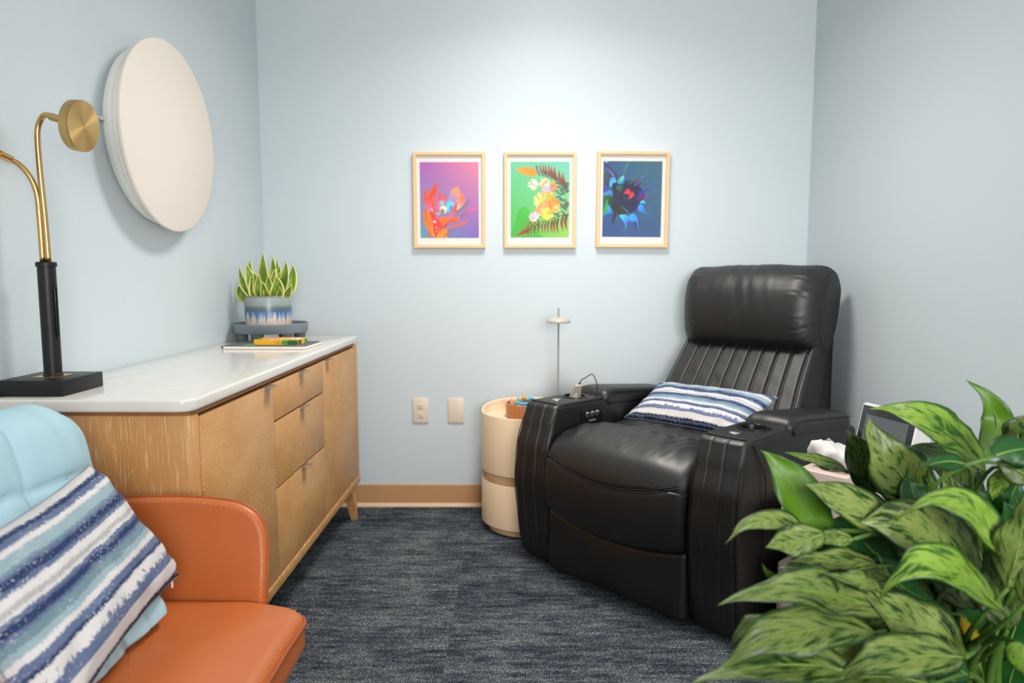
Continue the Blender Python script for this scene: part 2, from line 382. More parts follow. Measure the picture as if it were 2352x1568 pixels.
def lathe(bm, prof, n=48, c=(0,0,0), mi=0):
    rings = []
    for r, z in prof:
        if r < 1e-6: rings.append([bm.verts.new((c[0], c[1], c[2]+z))])
        else: rings.append([bm.verts.new((c[0]+r*math.cos(2*PI*k/n), c[1]+r*math.sin(2*PI*k/n), c[2]+z)) for k in range(n)])
    for a, b in zip(rings, rings[1:]):
        for k in range(n):
            k2 = (k+1) % n
            if len(a) == 1 and len(b) == 1: continue
            if len(a) == 1: f = bm.faces.new((a[0], b[k2], b[k]))
            elif len(b) == 1: f = bm.faces.new((a[k], a[k2], b[0]))
            else: f = bm.faces.new((a[k], a[k2], b[k2], b[k]))
            f.material_index = mi
    return bm
def rbox(bm, c, h, r, n=(6,6,6), k=4, fn=None, mi=0):
    def co(hh, m):
        a = [r*math.tan(i/k*PI/4) for i in range(k+1)]
        L = [-(hh-r)-x for x in reversed(a)]
        inner = [-(hh-r)+2*(hh-r)*i/m for i in range(1, m)]
        return L+inner+[(hh-r)+x for x in a]
    cs = [co(h[i], n[i]) for i in range(3)]
    cache = {}
    def vert(p):
        key = (round(p[0], 6), round(p[1], 6), round(p[2], 6))
        if key in cache: return cache[key]
        q = Vector([max(-(h[i]-r), min(h[i]-r, p[i])) for i in range(3)])
        d = Vector(p)-q
        s = q+d.normalized()*r if d.length > 1e-9 else q
        s = s+Vector(c)
        if fn: s = Vector(fn(s.x, s.y, s.z))
        v = bm.verts.new(s); cache[key] = v; return v
    for ax in range(3):
        a, b = [i for i in range(3) if i != ax]
        for sg in (-1, 1):
            A, B = cs[a], cs[b]
            for i in range(len(A)-1):
                for j in range(len(B)-1):
                    q = []
                    for (x, y) in ((A[i], B[j]), (A[i+1], B[j]), (A[i+1], B[j+1]), (A[i], B[j+1])):
                        p = [0, 0, 0]; p[ax] = sg*h[ax]; p[a] = x; p[b] = y; q.append(vert(p))
                    f = bm.faces.new(q if sg > 0 else q[::-1]); f.material_index = mi
    return bm
def offs(prof, d):
    # move a closed 2d profile inward by d (towards its inside)
    N = len(prof); out = []
    A = sum(prof[i][0]*prof[(i+1) % N][1]-prof[(i+1) % N][0]*prof[i][1] for i in range(N))
    s = 1 if A > 0 else -1
    for i in range(N):
        a, b = prof[i-1], prof[(i+1) % N]
        tx, ty = b[0]-a[0], b[1]-a[1]; L = math.hypot(tx, ty) or 1
        out.append((prof[i][0]-s*ty/L*d, prof[i][1]+s*tx/L*d))
    return out
def loft(bm, prof, t0, t1, axis='x', steps=20, er=0.02, ek=5, fn=None, puff=0.0, rings=3, mi=0):
    ts = []
    for i in range(ek):
        a = i/ek*PI/2; ts.append((t0+er*(1-math.sin(a)), er*(1-math.cos(a))) if False else (t0+er*(1-math.cos(a)), er*(1-math.sin(a))))
    for i in range(steps+1): ts.append((t0+er+(t1-t0-2*er)*i/steps, 0.0))
    for i in range(ek-1, -1, -1):
        a = i/ek*PI/2; ts.append((t1-er*(1-math.cos(a)), er*(1-math.sin(a))))
    cx = sum(p[0] for p in prof)/len(prof); cy = sum(p[1] for p in prof)/len(prof)
    def P(t, p):
        v = {'x': (t, p[0], p[1]), 'y': (p[0], t, p[1]), 'z': (p[0], p[1], t)}[axis]
        return bm.verts.new(fn(*v) if fn else v)
    R = [[P(t, p) for p in (offs(prof, d) if d > 1e-6 else prof)] for t, d in ts]
    N = len(prof)
    for a, b in zip(R, R[1:]):
        for k in range(N): bm.faces.new((a[k], a[(k+1) % N], b[(k+1) % N], b[k])).material_index = mi
    for end, (t, d), sg in ((R[0], ts[0], -1), (R[-1], ts[-1], 1)):
        base = offs(prof, d); prev = end
        for q in range(1, rings):
            s = 1-q/rings
            cur = [P(t+sg*puff*(1-s*s), (cx+(p[0]-cx)*s, cy+(p[1]-cy)*s)) for p in base]
            for k in range(N): bm.faces.new((prev[k], prev[(k+1) % N], cur[(k+1) % N], cur[k])).material_index = mi
            prev = cur
        c = P(t+sg*puff, (cx, cy))
        for k in range(N): bm.faces.new((prev[k], prev[(k+1) % N], c)).material_index = mi
    return bm
def prof(pts, n=6): return [(v.x, v.y) for v in catmull([(p[0], p[1], 0) for p in pts], n, True)]
def rrect(x0, x1, y0, y1, r, n=6):
    out = []
    rs = r if isinstance(r, (list, tuple)) else (r,)*4
    for (cx, cy, a0, rr) in ((x1-rs[0], y0+rs[0], -90, rs[0]), (x1-rs[1], y1-rs[1], 0, rs[1]), (x0+rs[2], y1-rs[2], 90, rs[2]), (x0+rs[3], y0+rs[3], 180, rs[3])):
        for i in range(n+1):
            a = math.radians(a0+90*i/n); out.append((cx+rr*math.cos(a), cy+rr*math.sin(a)))
    return out
def dens(p, m):   # denser outline
    out = []
    for i in range(len(p)):
        a, b = p[i], p[(i+1) % len(p)]
        L = math.hypot(b[0]-a[0], b[1]-a[1]); k = max(1, int(L/m))
        for j in range(k): out.append((a[0]+(b[0]-a[0])*j/k, a[1]+(b[1]-a[1])*j/k))
    return out
def nz(x, y, z): return noise.noise(Vector((x, y, z)))
def xform(bm, mat):
    bmesh.ops.transform(bm, matrix=mat, verts=bm.verts[:]); return bm
def cut(o, cutter_bm):
    """carve a recess into mesh object o, then drop the cutter"""
    me = bpy.data.meshes.new('cut'); bmesh.ops.recalc_face_normals(cutter_bm, faces=cutter_bm.faces[:]); cutter_bm.to_mesh(me); cutter_bm.free()
    c = bpy.data.objects.new('cut', me); COL.objects.link(c); c.parent = o.parent
    md = o.modifiers.new('b', 'BOOLEAN'); md.operation = 'DIFFERENCE'; md.solver = 'EXACT'; md.object = c
    bpy.context.view_layer.update()
    dg = bpy.context.evaluated_depsgraph_get()
    nm = bpy.data.meshes.new_from_object(o.evaluated_get(dg))
    o.modifiers.clear(); o.data = nm
    bpy.data.objects.remove(c)
    nm.set_sharp_from_angle(angle=math.radians(40))

# ------------------------------------------------------------------ the room
bm = BM(); box(bm, XL-0.1, XR+0.1, YF-0.1, YB+0.1, -0.1, 0); struct('floor', bm, M['carpet'])
bm = BM(); box(bm, XL-0.1, XR+0.1, YF-0.1, YB+0.1, ZC, ZC+0.1); struct('ceiling', bm, M['ceil'])
bm = BM(); box(bm, XL-0.1, XR+0.1, YB, YB+0.1, 0, ZC); struct('wall_back', bm, M['wall'])
bm = BM(); box(bm, XL-0.1, XL, YF, YB, 0, ZC); struct('wall_left', bm, M['wall'])
bm = BM(); box(bm, XR, XR+0.1, YF, YB, 0, ZC); struct('wall_right', bm, M['wall'])
bm = BM(); box(bm, XL-0.1, XR+0.1, YF-0.1, YF, 0, ZC); struct('wall_front', bm, M['wall'])
def baseboard(name, p0, p1, inward):
    d = Vector((p1[0]-p0[0], p1[1]-p0[1], 0)); nrm = Vector((inward[0], inward[1], 0))
    pr = [(0, 0, 0), (0.014, 0, 1), (0.013, 0.006, 1), (0.008, 0.012, 1), (0.0045, 0.018, 0), (0.004, 0.104, 0), (0.002, 0.107, 0), (0, 0.107, 0)]
    bm = BM(); R = []
    for P in (p0, p1): R.append([bm.verts.new(Vector((P[0], P[1], 0))+nrm*q[0]+Vector((0,0,q[1]))) for q in pr])
    for i in range(len(pr)-1):
        f = bm.faces.new((R[0][i], R[1][i], R[1][i+1], R[0][i+1])); f.material_index = 1 if pr[i][2] else 0
    o = obj(name, bm, [M['base'], M['toe']], None, True, 25); o['kind'] = 'structure'
baseboard('baseboard_back', (XL, YB), (XR, YB), (0, -1))
baseboard('baseboard_left', (XL, YF), (XL, YB), (1, 0))
baseboard('baseboard_right', (XR, YF), (XR, YB), (-1, 0))
t = thing('ceiling_light', 'square white ceiling light panel over the middle of the room', 'light', (0.14, 2.2, ZC))
bm = BM()
for a in (-1, 1):
    box(bm, a*0.28-0.015, a*0.28+0.015, -0.295, 0.295, -0.012, 0); box(bm, -0.265, 0.265, a*0.28-0.015, a*0.28+0.015, -0.012, 0)
obj('frame', bm, M['whitem'], t, False)
bm = BM(); box(bm, -0.265, 0.265, -0.265, 0.265, -0.006, 0); obj('diffuser', bm, M['panel'], t, False)
t = thing('recessed_light', 'small round recessed ceiling light close to the back wall', 'light', (0.14, 2.66, ZC))
bm = BM(); lathe(bm, [(0.085, -0.001), (0.085, -0.006), (0.108, -0.005), (0.112, 0)], 48); obj('trim_ring', bm, M['whitem'], t)
bm = BM(); lathe(bm, [(0, -0.003), (0.086, -0.003)], 48); obj('diffuser', bm, M['panel'], t)
bm = BM()
for a in (-1, 1):
    box(bm, 0.6+a*0.63-0.03, 0.6+a*0.63+0.03, YF, YF+0.04, 0.84, 2.16); box(bm, 0.0, 1.2, YF, YF+0.04, 1.5+a*0.63-0.03, 1.5+a*0.63+0.03)
struct('added_window_1', bm, M['whitem'])  # frame added around the fill lamp, out of view
bm = BM(); box(bm, 0.0, 1.2, YF+0.004, YF+0.012, 0.9, 2.1); o = obj('added_glow_pane', bm, m_emit('added_pane_glow', 'F4F8FF', 1.2), bpy.data.objects['added_window_1'], False)  # glowing pane, added with the fill lamp behind the camera

# ------------------------------------------------------------------ wall plates
def plate(loc, label, sockets):
    t = thing('outlet_plate' if sockets else 'blank_wall_plate', label, 'outlet' if sockets else 'wall plate', loc)
    bm = BM(); box(bm, -0.038, 0.038, -0.007, 0, -0.0605, 0.0605, 0.005, 3); obj('cover_plate', bm, M['plate'], t)
    bm = BM()
    for z in ((0,) if sockets else (0.042, -0.042)):
        lathe(bm, [(0, 0.001), (0.0028, 0.0008), (0.003, 0)], 12)
        xform(bm, Matrix.Translation((0, -0.007, z)) @ Matrix.Rotation(PI/2, 4, 'X')) if z == 0 or z == 0.042 else None
        if not sockets:
            break
    if not sockets:
        b2 = BM(); lathe(b2, [(0, 0.001), (0.0028, 0.0008), (0.003, 0)], 12); xform(b2, Matrix.Translation((0, -0.007, -0.042)) @ Matrix.Rotation(PI/2, 4, 'X'))
        obj('screw', b2, M['plate'], t)
    obj('screw', bm, M['plate'], t)
    if sockets:
        for s in (-1, 1):
            bm = BM(); loft(bm, rrect(-0.017, 0.017, -0.014, 0.014, 0.012), -0.0022, 0, 'z', 1, 0.0015, 2, rings=2)
            xform(bm, Matrix.Translation((0, -0.007, s*0.0205-0.001)) @ Matrix.Rotation(PI/2, 4, 'X') @ Matrix.Scale(-1, 4, (0,0,1)))
            so = obj('socket', bm, M['plate'], t)
            bm = BM()
            for x, w, h in ((-0.0065, 0.0012, 0.0042), (0.0065, 0.0012, 0.0034)):
                box(bm, x-w, x+w, -0.0098, -0.009, s*0.0205+0.003-h, s*0.0205+0.003+h)
            box(bm, -0.0024, 0.0024, -0.0098, -0.009, s*0.0205-0.0115, s*0.0205-0.0065)
            obj('slot', bm, M['slot'], so, False)
        bm = BM(); box(bm, 0.0045, 0.0085, -0.0098, -0.0088, -0.033, -0.029); obj('green_mark', bm, plain('green_mark', '8FBF8A', 0.5), t, False)
    return t
plate((-0.439, YB, 0.4655), 'almond duplex power outlet low on the back wall, left of the blank plate', True)
plate((-0.2725, YB, 0.4655), 'almond blank cover plate low on the back wall, right of the outlet', False)

# ------------------------------------------------------------------ sideboard
sb = thing('sideboard', 'long cerused oak sideboard with white quartz top against the left wall', 'sideboard', (-0.93, 2.25, 0))
def L(x, y, z): return (x+0.93, y-2.25, z)
def lbox(bm, x0, x1, y0, y1, z0, z1, bev=0.0, seg=2): return box(bm, x0+0.93, x1+0.93, y0-2.25, y1-2.25, z0, z1, bev, seg)
bm = BM(); pr = dens(rrect(-1.148+0.93, -0.698+0.93, 1.455-2.25, 3.055-2.25, [0.035, 0.02, 0.004, 0.004]), 0.08)
loft(bm, pr, 0.803, 0.831, 'z', 2, 0.006, 4, rings=2); obj('worktop', bm, M['quartz'], sb, True, 40)
bm = BM(); lbox(bm, -1.13, -0.722, 1.50, 3.03, 0.20, 0.803, 0); obj('body', bm, M['gap'], sb, False)  # near-black: shade between the fronts is put into the body colour
bm = BM(); pr = dens(rrect(-1.145+0.93, -0.706+0.93, 1.476-2.25, 1.505-2.25, [0.02, 0.004, 0.002, 0.002]), 0.05)
loft(bm, pr, 0.165, 0.792, 'z', 4, 0.002, 2, rings=2); obj('side_panel', bm, M['oaks'], sb, True, 40)
bm = BM(); lbox(bm, -1.145, -0.704, 3.022, 3.04, 0.165, 0.792, 0.003); obj('side_panel', bm, M['oaks'], sb, True, 40)
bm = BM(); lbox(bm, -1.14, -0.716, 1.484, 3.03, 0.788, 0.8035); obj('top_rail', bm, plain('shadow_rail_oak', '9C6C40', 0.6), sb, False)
bm = BM(); lbox(bm, -1.14, -0.700, 1.48, 3.04, 0.166, 0.199, 0.004); obj('base_rail', bm, M['oakr'], sb, True, 40)
def front(name, y0, y1, z0, z1, hy):
    bm = BM(); lbox(bm, -0.722, -0.703, y0, y1, z0, z1, 0.0018, 2); d = obj(name, bm, M['oakd'], sb, True, 40)
    bm = BM()
    # tab pull: flat plate bent over the door edge
    lbox(bm, -0.712, -0.679, hy-0.022, hy+0.022, z1-0.0005, z1+0.003, 0.0008)
    lbox(bm, -0.7035, -0.701, hy-0.022, hy+0.022, z1-0.012, z1+0.002, 0.0005)
    obj('handle', bm, M['nickel'], d, True, 40)
g = 0.0030
zt, zb = 0.783, 0.203
front('door', 1.508, 1.972-g, zb, zt, 1.925)
front('drawer', 1.972+g, 2.496-g, 0.670+g, zt, 2.235)
front('drawer', 1.972+g, 2.496-g, 0.468+g, 0.670-g, 2.235)
front('drawer', 1.972+g, 2.496-g, zb, 0.468-g, 2.235)
front('door', 2.496+g, 3.020, zb, zt, 2.545)
for (x, y, sx, sy) in ((-0.735, 2.985, 1, 1), (-1.11, 2.985, -1, 1), (-0.735, 1.545, 1, -1), (-1.11, 1.545, -1, -1)):
    bm = BM()
    pts = [L(x-0.012*sx, y-0.035*sy, 0.170), L(x, y-0.012*sy, 0.13), L(x+0.006*sx, y, 0.08), L(x+0.014*sx, y+0.014*sy, 0.0)]
    R = []
    for (p, hw, hd) in zip(pts, (0.026, 0.020, 0.018, 0.013), (0.055, 0.030, 0.022, 0.014)):
        R.append([bm.verts.new((p[0]+a*hw, p[1]+b*hd, p[2])) for a, b in ((-1,-1), (1,-1), (1,1), (-1,1))])
    for a, b in zip(R, R[1:]):
        for k in range(4): bm.faces.new((a[k], a[(k+1) % 4], b[(k+1) % 4], b[k]))
    bm.faces.new(R[0]); bm.faces.new(R[-1])
    bmesh.ops.bevel(bm, geom=bm.edges[:], offset=0.002, segments=2, affect='EDGES')
    obj('leg', bm, M['oaks'], sb, True, 40)

# ------------------------------------------------------------------ brass lamp
lp = thing('desk_lamp', 'tall brass two-arm lamp with black stem on a square black base', 'lamp', (-1.072, 1.572, 0.831))
bm = BM(); box(bm, -0.075, 0.070, -0.075, 0.075, 0, 0.036, 0.002, 2); obj('base', bm, M['lblk'], lp, True, 40)
bm = BM(); box(bm, -0.030, 0.030, -0.030, 0.030, 0.036, 0.0372); obj('base_inlay', bm, M['brass'], lp, False)
bm = BM(); lathe(bm, [(0, 0.037), (0.0205, 0.037), (0.0205, 0.040), (0.0185, 0.042), (0.0185, 0.288), (0.0212, 0.289), (0.0212, 0.297), (0.019, 0.2995), (0, 0.2995)], 40)
obj('stem', bm, M['lblk'], lp, True, 40)
bm = BM()
loop = [(0.0200*math.cos(-0.35), 0.0200*math.sin(-0.35), 0)]
s0 = []
for i in range(24):
    a = 2*PI*i/24; s0.append((0.0195, -0.003+0.0035*math.cos(a), 0.185+0.0035*math.sin(a)+(0.055 if math.sin(a) > 0 else -0.055)))
tube(bm, s0, 0.0014, 6, True); box(bm, 0.0175, 0.0192, -0.005, 0.0, 0.135, 0.235)
obj('touch_switch', bm, M['bplast'], lp)
# goosenecks
bm = BM(); armA = catmull([(0.006, 0, 0.298), (0.004, 0, 0.40), (0.0, 0, 0.50), (-0.001, 0, 0.57), (0.002, 0, 0.600), (0.013, -0.002, 0.620), (0.026, -0.006, 0.626), (0.045, -0.012, 0.619)], 8)
tube(bm, armA, 0.0062, 12); obj('gooseneck', bm, M['brass'], lp)
bm = BM(); armB = catmull([(-0.007, 0, 0.298), (-0.008, 0.0, 0.40), (-0.011, 0, 0.455), (-0.022, -0.004, 0.492), (-0.040, -0.010, 0.517), (-0.058, -0.016, 0.529)], 8)
tube(bm, armB, 0.0062, 12); obj('gooseneck', bm, M['brass'], lp)
def head(pos, nrm, jp, jd):
    nrm = Vector(nrm).normalized(); q = nrm.to_track_quat('Z', 'Y').to_matrix().to_4x4()
    bm = BM(); lathe(bm, [(0, -0.025), (0.050, -0.025), (0.0545, -0.022), (0.056, -0.002), (0.055, 0.0), (0.0, 0.0)], 64)
    h = obj('lamp_head', bm, M['brassr'], lp, True, 50); h.matrix_local = Matrix.Translation(pos) @ q
    bm = BM(); jp = Vector(jp); jd = Vector(jd)
    tube(bm, [jp, jp+jd*0.55], 0.0088, 14); tube(bm, [jp+jd*0.45, jp+jd*0.8], 0.0066, 12); tube(bm, [jp+jd*0.75, jp+jd], 0.0095, 14)
    obj('joint', bm, M['brass'], lp, True, 50)
head((0.117, -0.018, 0.598), (0.99, -0.01, -0.11), (0.040, -0.011, 0.621), (0.046, -0.012, -0.014))
head((-0.070, -0.118, 0.560), (-0.1, -0.95, 0.15), (-0.054, -0.014, 0.527), (-0.006, -0.060, 0.014))

# ------------------------------------------------------------------ round wall panel
rp = thing('round_wall_panel', 'large round white fabric panel mounted on the left wall', 'wall panel', (XL, 2.205, 1.538))
rp.location = (XL, 2.212, 1.532); rot = Matrix.Rotation(PI/2, 4, 'Y') @ Matrix.Diagonal((0.955, 0.955, 0.95, 1))
bm = BM(); lathe(bm, [(0, 0.064), (0.298, 0.064), (0.304, 0.066), (0.3065, 0.071), (0.3055, 0.077), (0.300, 0.080), (0, 0.0805)], 128); xform(bm, rot); obj('fabric_face', bm, M['white'], rp, True, 50)
bm = BM(); lathe(bm, [(0.25, 0.012), (0.276, 0.012), (0.278, 0.024), (0.283, 0.026), (0.284, 0.040), (0.279, 0.042), (0.280, 0.064), (0.25, 0.064)], 128); xform(bm, rot); obj('rim', bm, M['whitem'], rp, True, 40)
bm = BM(); lathe(bm, [(0, 0.0), (0.26, 0.0), (0.26, 0.012), (0, 0.012)], 96); xform(bm, rot); obj('mounting_plate', bm, M['whitem'], rp, True, 40)
for i, r in enumerate((0.0,)):
    bm = BM(); lathe(bm, [(0, 0.004), (0.004, 0.004), (0.006, 0.001), (0.006, 0)], 16)
    xform(bm, Matrix.Translation((0.012, -0.292, 0.0)) @ Matrix.Rotation(PI/2, 4, 'X')); obj('screw', bm, M['chrome'], rp)
bm = BM(); box(bm, 0.0, 0.016, -0.290, -0.255, -0.004, 0.004, 0.001); obj('bracket', bm, M['whitem'], rp, True, 40)

# ------------------------------------------------------------------ tray, pot, plant, notebook, pencils box
tr = thing('footed_tray', 'round slate grey tray on chunky round feet at the far end of the sideboard', 'tray', (-0.9985, 2.80, 0.831))
bm = BM(); lathe(bm, [(0, 0.037), (0.140, 0.037), (0.144, 0.040), (0.1475, 0.074), (0.1455, 0.076), (0.142, 0.074), (0.138, 0.047), (0, 0.046)], 72); obj('tray_dish', bm, M['trayg'], tr, True, 50)
for k in range(6):
    a = math.radians(-98+60*k); bm = BM(); lathe(bm, [(0, 0), (0.019, 0), (0.022, 0.003), (0.024, 0.037), (0, 0.037)], 28, (0.112*math.cos(a), 0.112*math.sin(a), 0)); obj('foot', bm, M['trayf'], tr, True, 50)
pp = thing('potted_snake_plant', 'small variegated snake plant in a blue drip-glazed pot on the grey tray', 'plant', (-1.003, 2.79, 0.8775))
bm = BM(); lathe(bm, [(0, 0), (0.086, 0), (0.090, 0.004), (0.0915, 0.06), (0.0925, 0.137), (0.091, 0.140), (0.088, 0.140), (0.086, 0.135), (0.084, 0.02), (0, 0.018)], 72); obj('pot', bm, M['pot'], pp, True, 50)
bm = BM(); lathe(bm, [(0.0855, 0.108), (0.05, 0.113), (0, 0.115)], 32); obj('soil', bm, M['soil'], pp)
def blade(bm, base, mid, tip, w, side, cup=0.25, n=12, uvl=None, twist=0.0, tipsharp=0.75, wshape=None):
    b, m, t = Vector(base), Vector(mid), Vector(tip); sd = Vector(side).normalized()
    rows = []; K = 6
    for i in range(n+1):
        s = i/n
        p = b*(1-s)**2+m*2*s*(1-s)+t*s*s
        d = (m-b)*(2*(1-s))+(t-m)*(2*s); d.normalize()
        S = (sd-d*sd.dot(d)).normalized(); N = S.cross(d).normalized()
        if twist: 
            q = Matrix.Rotation(twist*(s-0.3), 3, d); S = q @ S; N = q @ N
        ww = w*(wshape(s) if wshape else (math.sin(PI*min(1, (s*0.86+0.14))**1.0)**tipsharp))*0.5
        row = []
        for k in range(K+1):
            x = 2*k/K-1
            row.append((bm.verts.new(p+S*ww*x+N*(cup*ww*(abs(x)**1.5))), (k/K, s)))
        rows.append(row)
    for a, c in zip(rows, rows[1:]):
        for k in range(K):
            q = (a[k], a[k+1], c[k+1], c[k])
            f = bm.faces.new([v[0] for v in q])
            if uvl is not None:
                for lpv, v in zip(f.loops, q): lpv[uvl].uv = v[1]
def add_solid(o, th):
    md = o.modifiers.new('thick', 'SOLIDIFY'); md.thickness = th; md.offset = 0
bm = BM(); uvl = bm.loops.layers.uv.new('UVMap')
sn = [ # base x,z -> tip x,z (local metres, from left to right) , y, width, bend
 (-0.045, -0.098, 0.235, -0.02, 0.030, -0.02), (-0.035, -0.072, 0.265, 0.01, 0.040, -0.03), (-0.06, -0.080, 0.255, 0.03, 0.034, -0.02), (-0.01, -0.020, 0.290, 0.0, 0.052, 0.0),
 (0.005, 0.004, 0.280, 0.03, 0.034, 0.01), (0.0, 0.035, 0.270, 0.04, 0.022, 0.0), (-0.01, -0.058, 0.245, -0.04, 0.046, -0.01), (0.03, 0.040, 0.245, 0.03, 0.032, 0.0),
 (0.04, 0.092, 0.258, -0.01, 0.050, 0.02), (0.02, 0.045, 0.225, -0.03, 0.040, 0.0), (0.05, 0.098, 0.245, 0.03, 0.040, 0.03), (0.055, 0.110, 0.180, -0.03, 0.028, 0.02),
 (-0.055, -0.088, 0.175, -0.05, 0.044, -0.03), (-0.01, -0.010, 0.205, -0.06, 0.036, -0.01), (0.015, 0.004, 0.190, -0.06, 0.028, 0.01), (0.03, 0.060, 0.200, -0.06, 0.044, 0.03),
 (-0.03, -0.042, 0.200, -0.05, 0.040, 0.0), (0.055, 0.070, 0.170, -0.055, 0.024, 0.01), (0.0, 0.020, 0.225, 0.02, 0.036, 0.0), (-0.02, -0.03, 0.215, -0.055, 0.040, 0.01), (0.04, 0.035, 0.20, -0.05, 0.038, -0.01), (-0.045, -0.06, 0.215, 0.0, 0.040, -0.02), (0.02, 0.055, 0.215, 0.0, 0.040, 0.01)]
for (bx, tx, tz, y, w, bend) in sn:
    tz += 0.022 if tz > 0.19 else 0.008; bend += random.uniform(-0.012, 0.012); tx += random.uniform(-0.008, 0.008)
    blade(bm, (bx*0.8, y*0.72, 0.108), ((bx+tx)/2+bend, y, (0.105+tz)/2), (tx*0.98, y*1.25, tz), w*random.uniform(1.05, 1.45), (1, random.uniform(-0.5, 0.5), 0), 0.35, 10, uvl,
          wshape=lambda s: (0.38+1.325*s if s < 0.4 else 0.91*(1-((s-0.4)/0.6)**1.7))*1.1+0.01)
o = obj('foliage', bm, M['snake'], pp); add_solid(o, 0.0025)
sk = thing('sketchbook', 'closed dark grey sketchbook lying on the white worktop under the yellow box', 'sketchbook', (-0.905, 2.562, 0.831), math.radians(-1.5))
bm = BM(); box(bm, -0.150, 0.150, -0.098, 0.098, 0.0018, 0.0110); obj('pages', bm, M['paper'], sk, False)
bm = BM(); box(bm, -0.152, 0.152, -0.100, 0.100, 0.0, 0.0018); obj('back_board', bm, M['kraft'], sk, False)
bm = BM()
pc = catmull([(-0.150, 0, 0.0012), (-0.1545, 0, 0.004), (-0.1545, 0, 0.009), (-0.150, 0, 0.0122), (-0.05, 0, 0.0122), (0.151, 0, 0.0122)], 4)
R = [[bm.verts.new((p.x, y, p.z)) for p in pc] for y in (-0.099, 0.099)]
for k in range(len(pc)-1): bm.faces.new((R[0][k], R[0][k+1], R[1][k+1], R[1][k]))
o = obj('cover', bm, M['cover'], sk); add_solid(o, 0.0012)
bm = BM(); box(bm, -0.085, -0.045, -0.085, -0.045, 0.0131, 0.0136); box(bm, -0.078, -0.056, -0.050, -0.030, 0.0131, 0.0136); obj('cover_print', bm, plain('green_cover_print', '57A874', 0.5), sk, False)
cb = thing('pencil_box', 'flat yellow and green card box of colour pencils on the grey sketchbook', 'box', (-0.872, 2.545, 0.8446), math.radians(-2))
bm = BM(); box(bm, -0.082, 0.082, -0.052, 0.052, 0, 0.0195, 0.0008); obj('carton', bm, M['yel'], cb, False)
bm = BM()
def flat(bm, pts, mi=0):
    f = bm.faces.new([bm.verts.new(p) for p in pts]); f.material_index = mi
y = -0.0526
flat(bm, [(0.018, y, 0.0097), (0.030, y, 0.0185), (0.046, y, 0.0185), (0.036, y, 0.0097), (0.046, y, 0.001), (0.030, y, 0.001)], 0)
flat(bm, [(0.038, y, 0.0097), (0.048, y, 0.0185), (0.0815, y, 0.0185), (0.0815, y, 0.001), (0.048, y, 0.001)], 1)
for k in range(2):
    x = 0.0+k*0.008
    flat(bm, [(x, y, 0.0097), (x+0.010, y, 0.0185), (x+0.012, y, 0.0185), (x+0.002, y, 0.0097), (x+0.012, y, 0.001), (x+0.010, y, 0.001)], 0)
x = 0.0826
flat(bm, [(x, -0.050, 0.002), (x, -0.015, 0.002), (x, -0.015, 0.0175), (x, -0.050, 0.0175)], 1)
flat(bm, [(x, 0.020, 0.002), (x, 0.050, 0.002), (x, 0.050, 0.0175), (x, 0.020, 0.0175)], 0)
z = 0.0201
flat(bm, [(-0.060, -0.020, z), (-0.020, -0.020, z), (-0.015, 0.025, z), (-0.045, 0.040, z)], 2)
for (a, b) in ((-0.04, -0.025), (-0.005, -0.01), (0.02, 0.0)):
    flat(bm, [(a, b-0.008, z+0.0003), (a+0.028, b-0.008, z+0.0003), (a+0.030, b+0.012, z+0.0003), (a+0.006, b+0.016, z+0.0003)], 3)
flat(bm, [(0.045, -0.02, z), (0.075, -0.035, z), (0.078, 0.02, z), (0.05, 0.03, z)], 3); flat(bm, [(0.052, -0.01, z+0.0003), (0.066, -0.02, z+0.0003), (0.068, 0.005, z+0.0003)], 2)
flat(bm, [(-0.081, -0.035, z), (-0.065, -0.05, z), (-0.055, -0.03, z), (-0.07, 0.0, z)], 0)
obj('printed_artwork', bm, [M['grn'], M['dgrn'], M['pink'], M['whi']], cb, False)

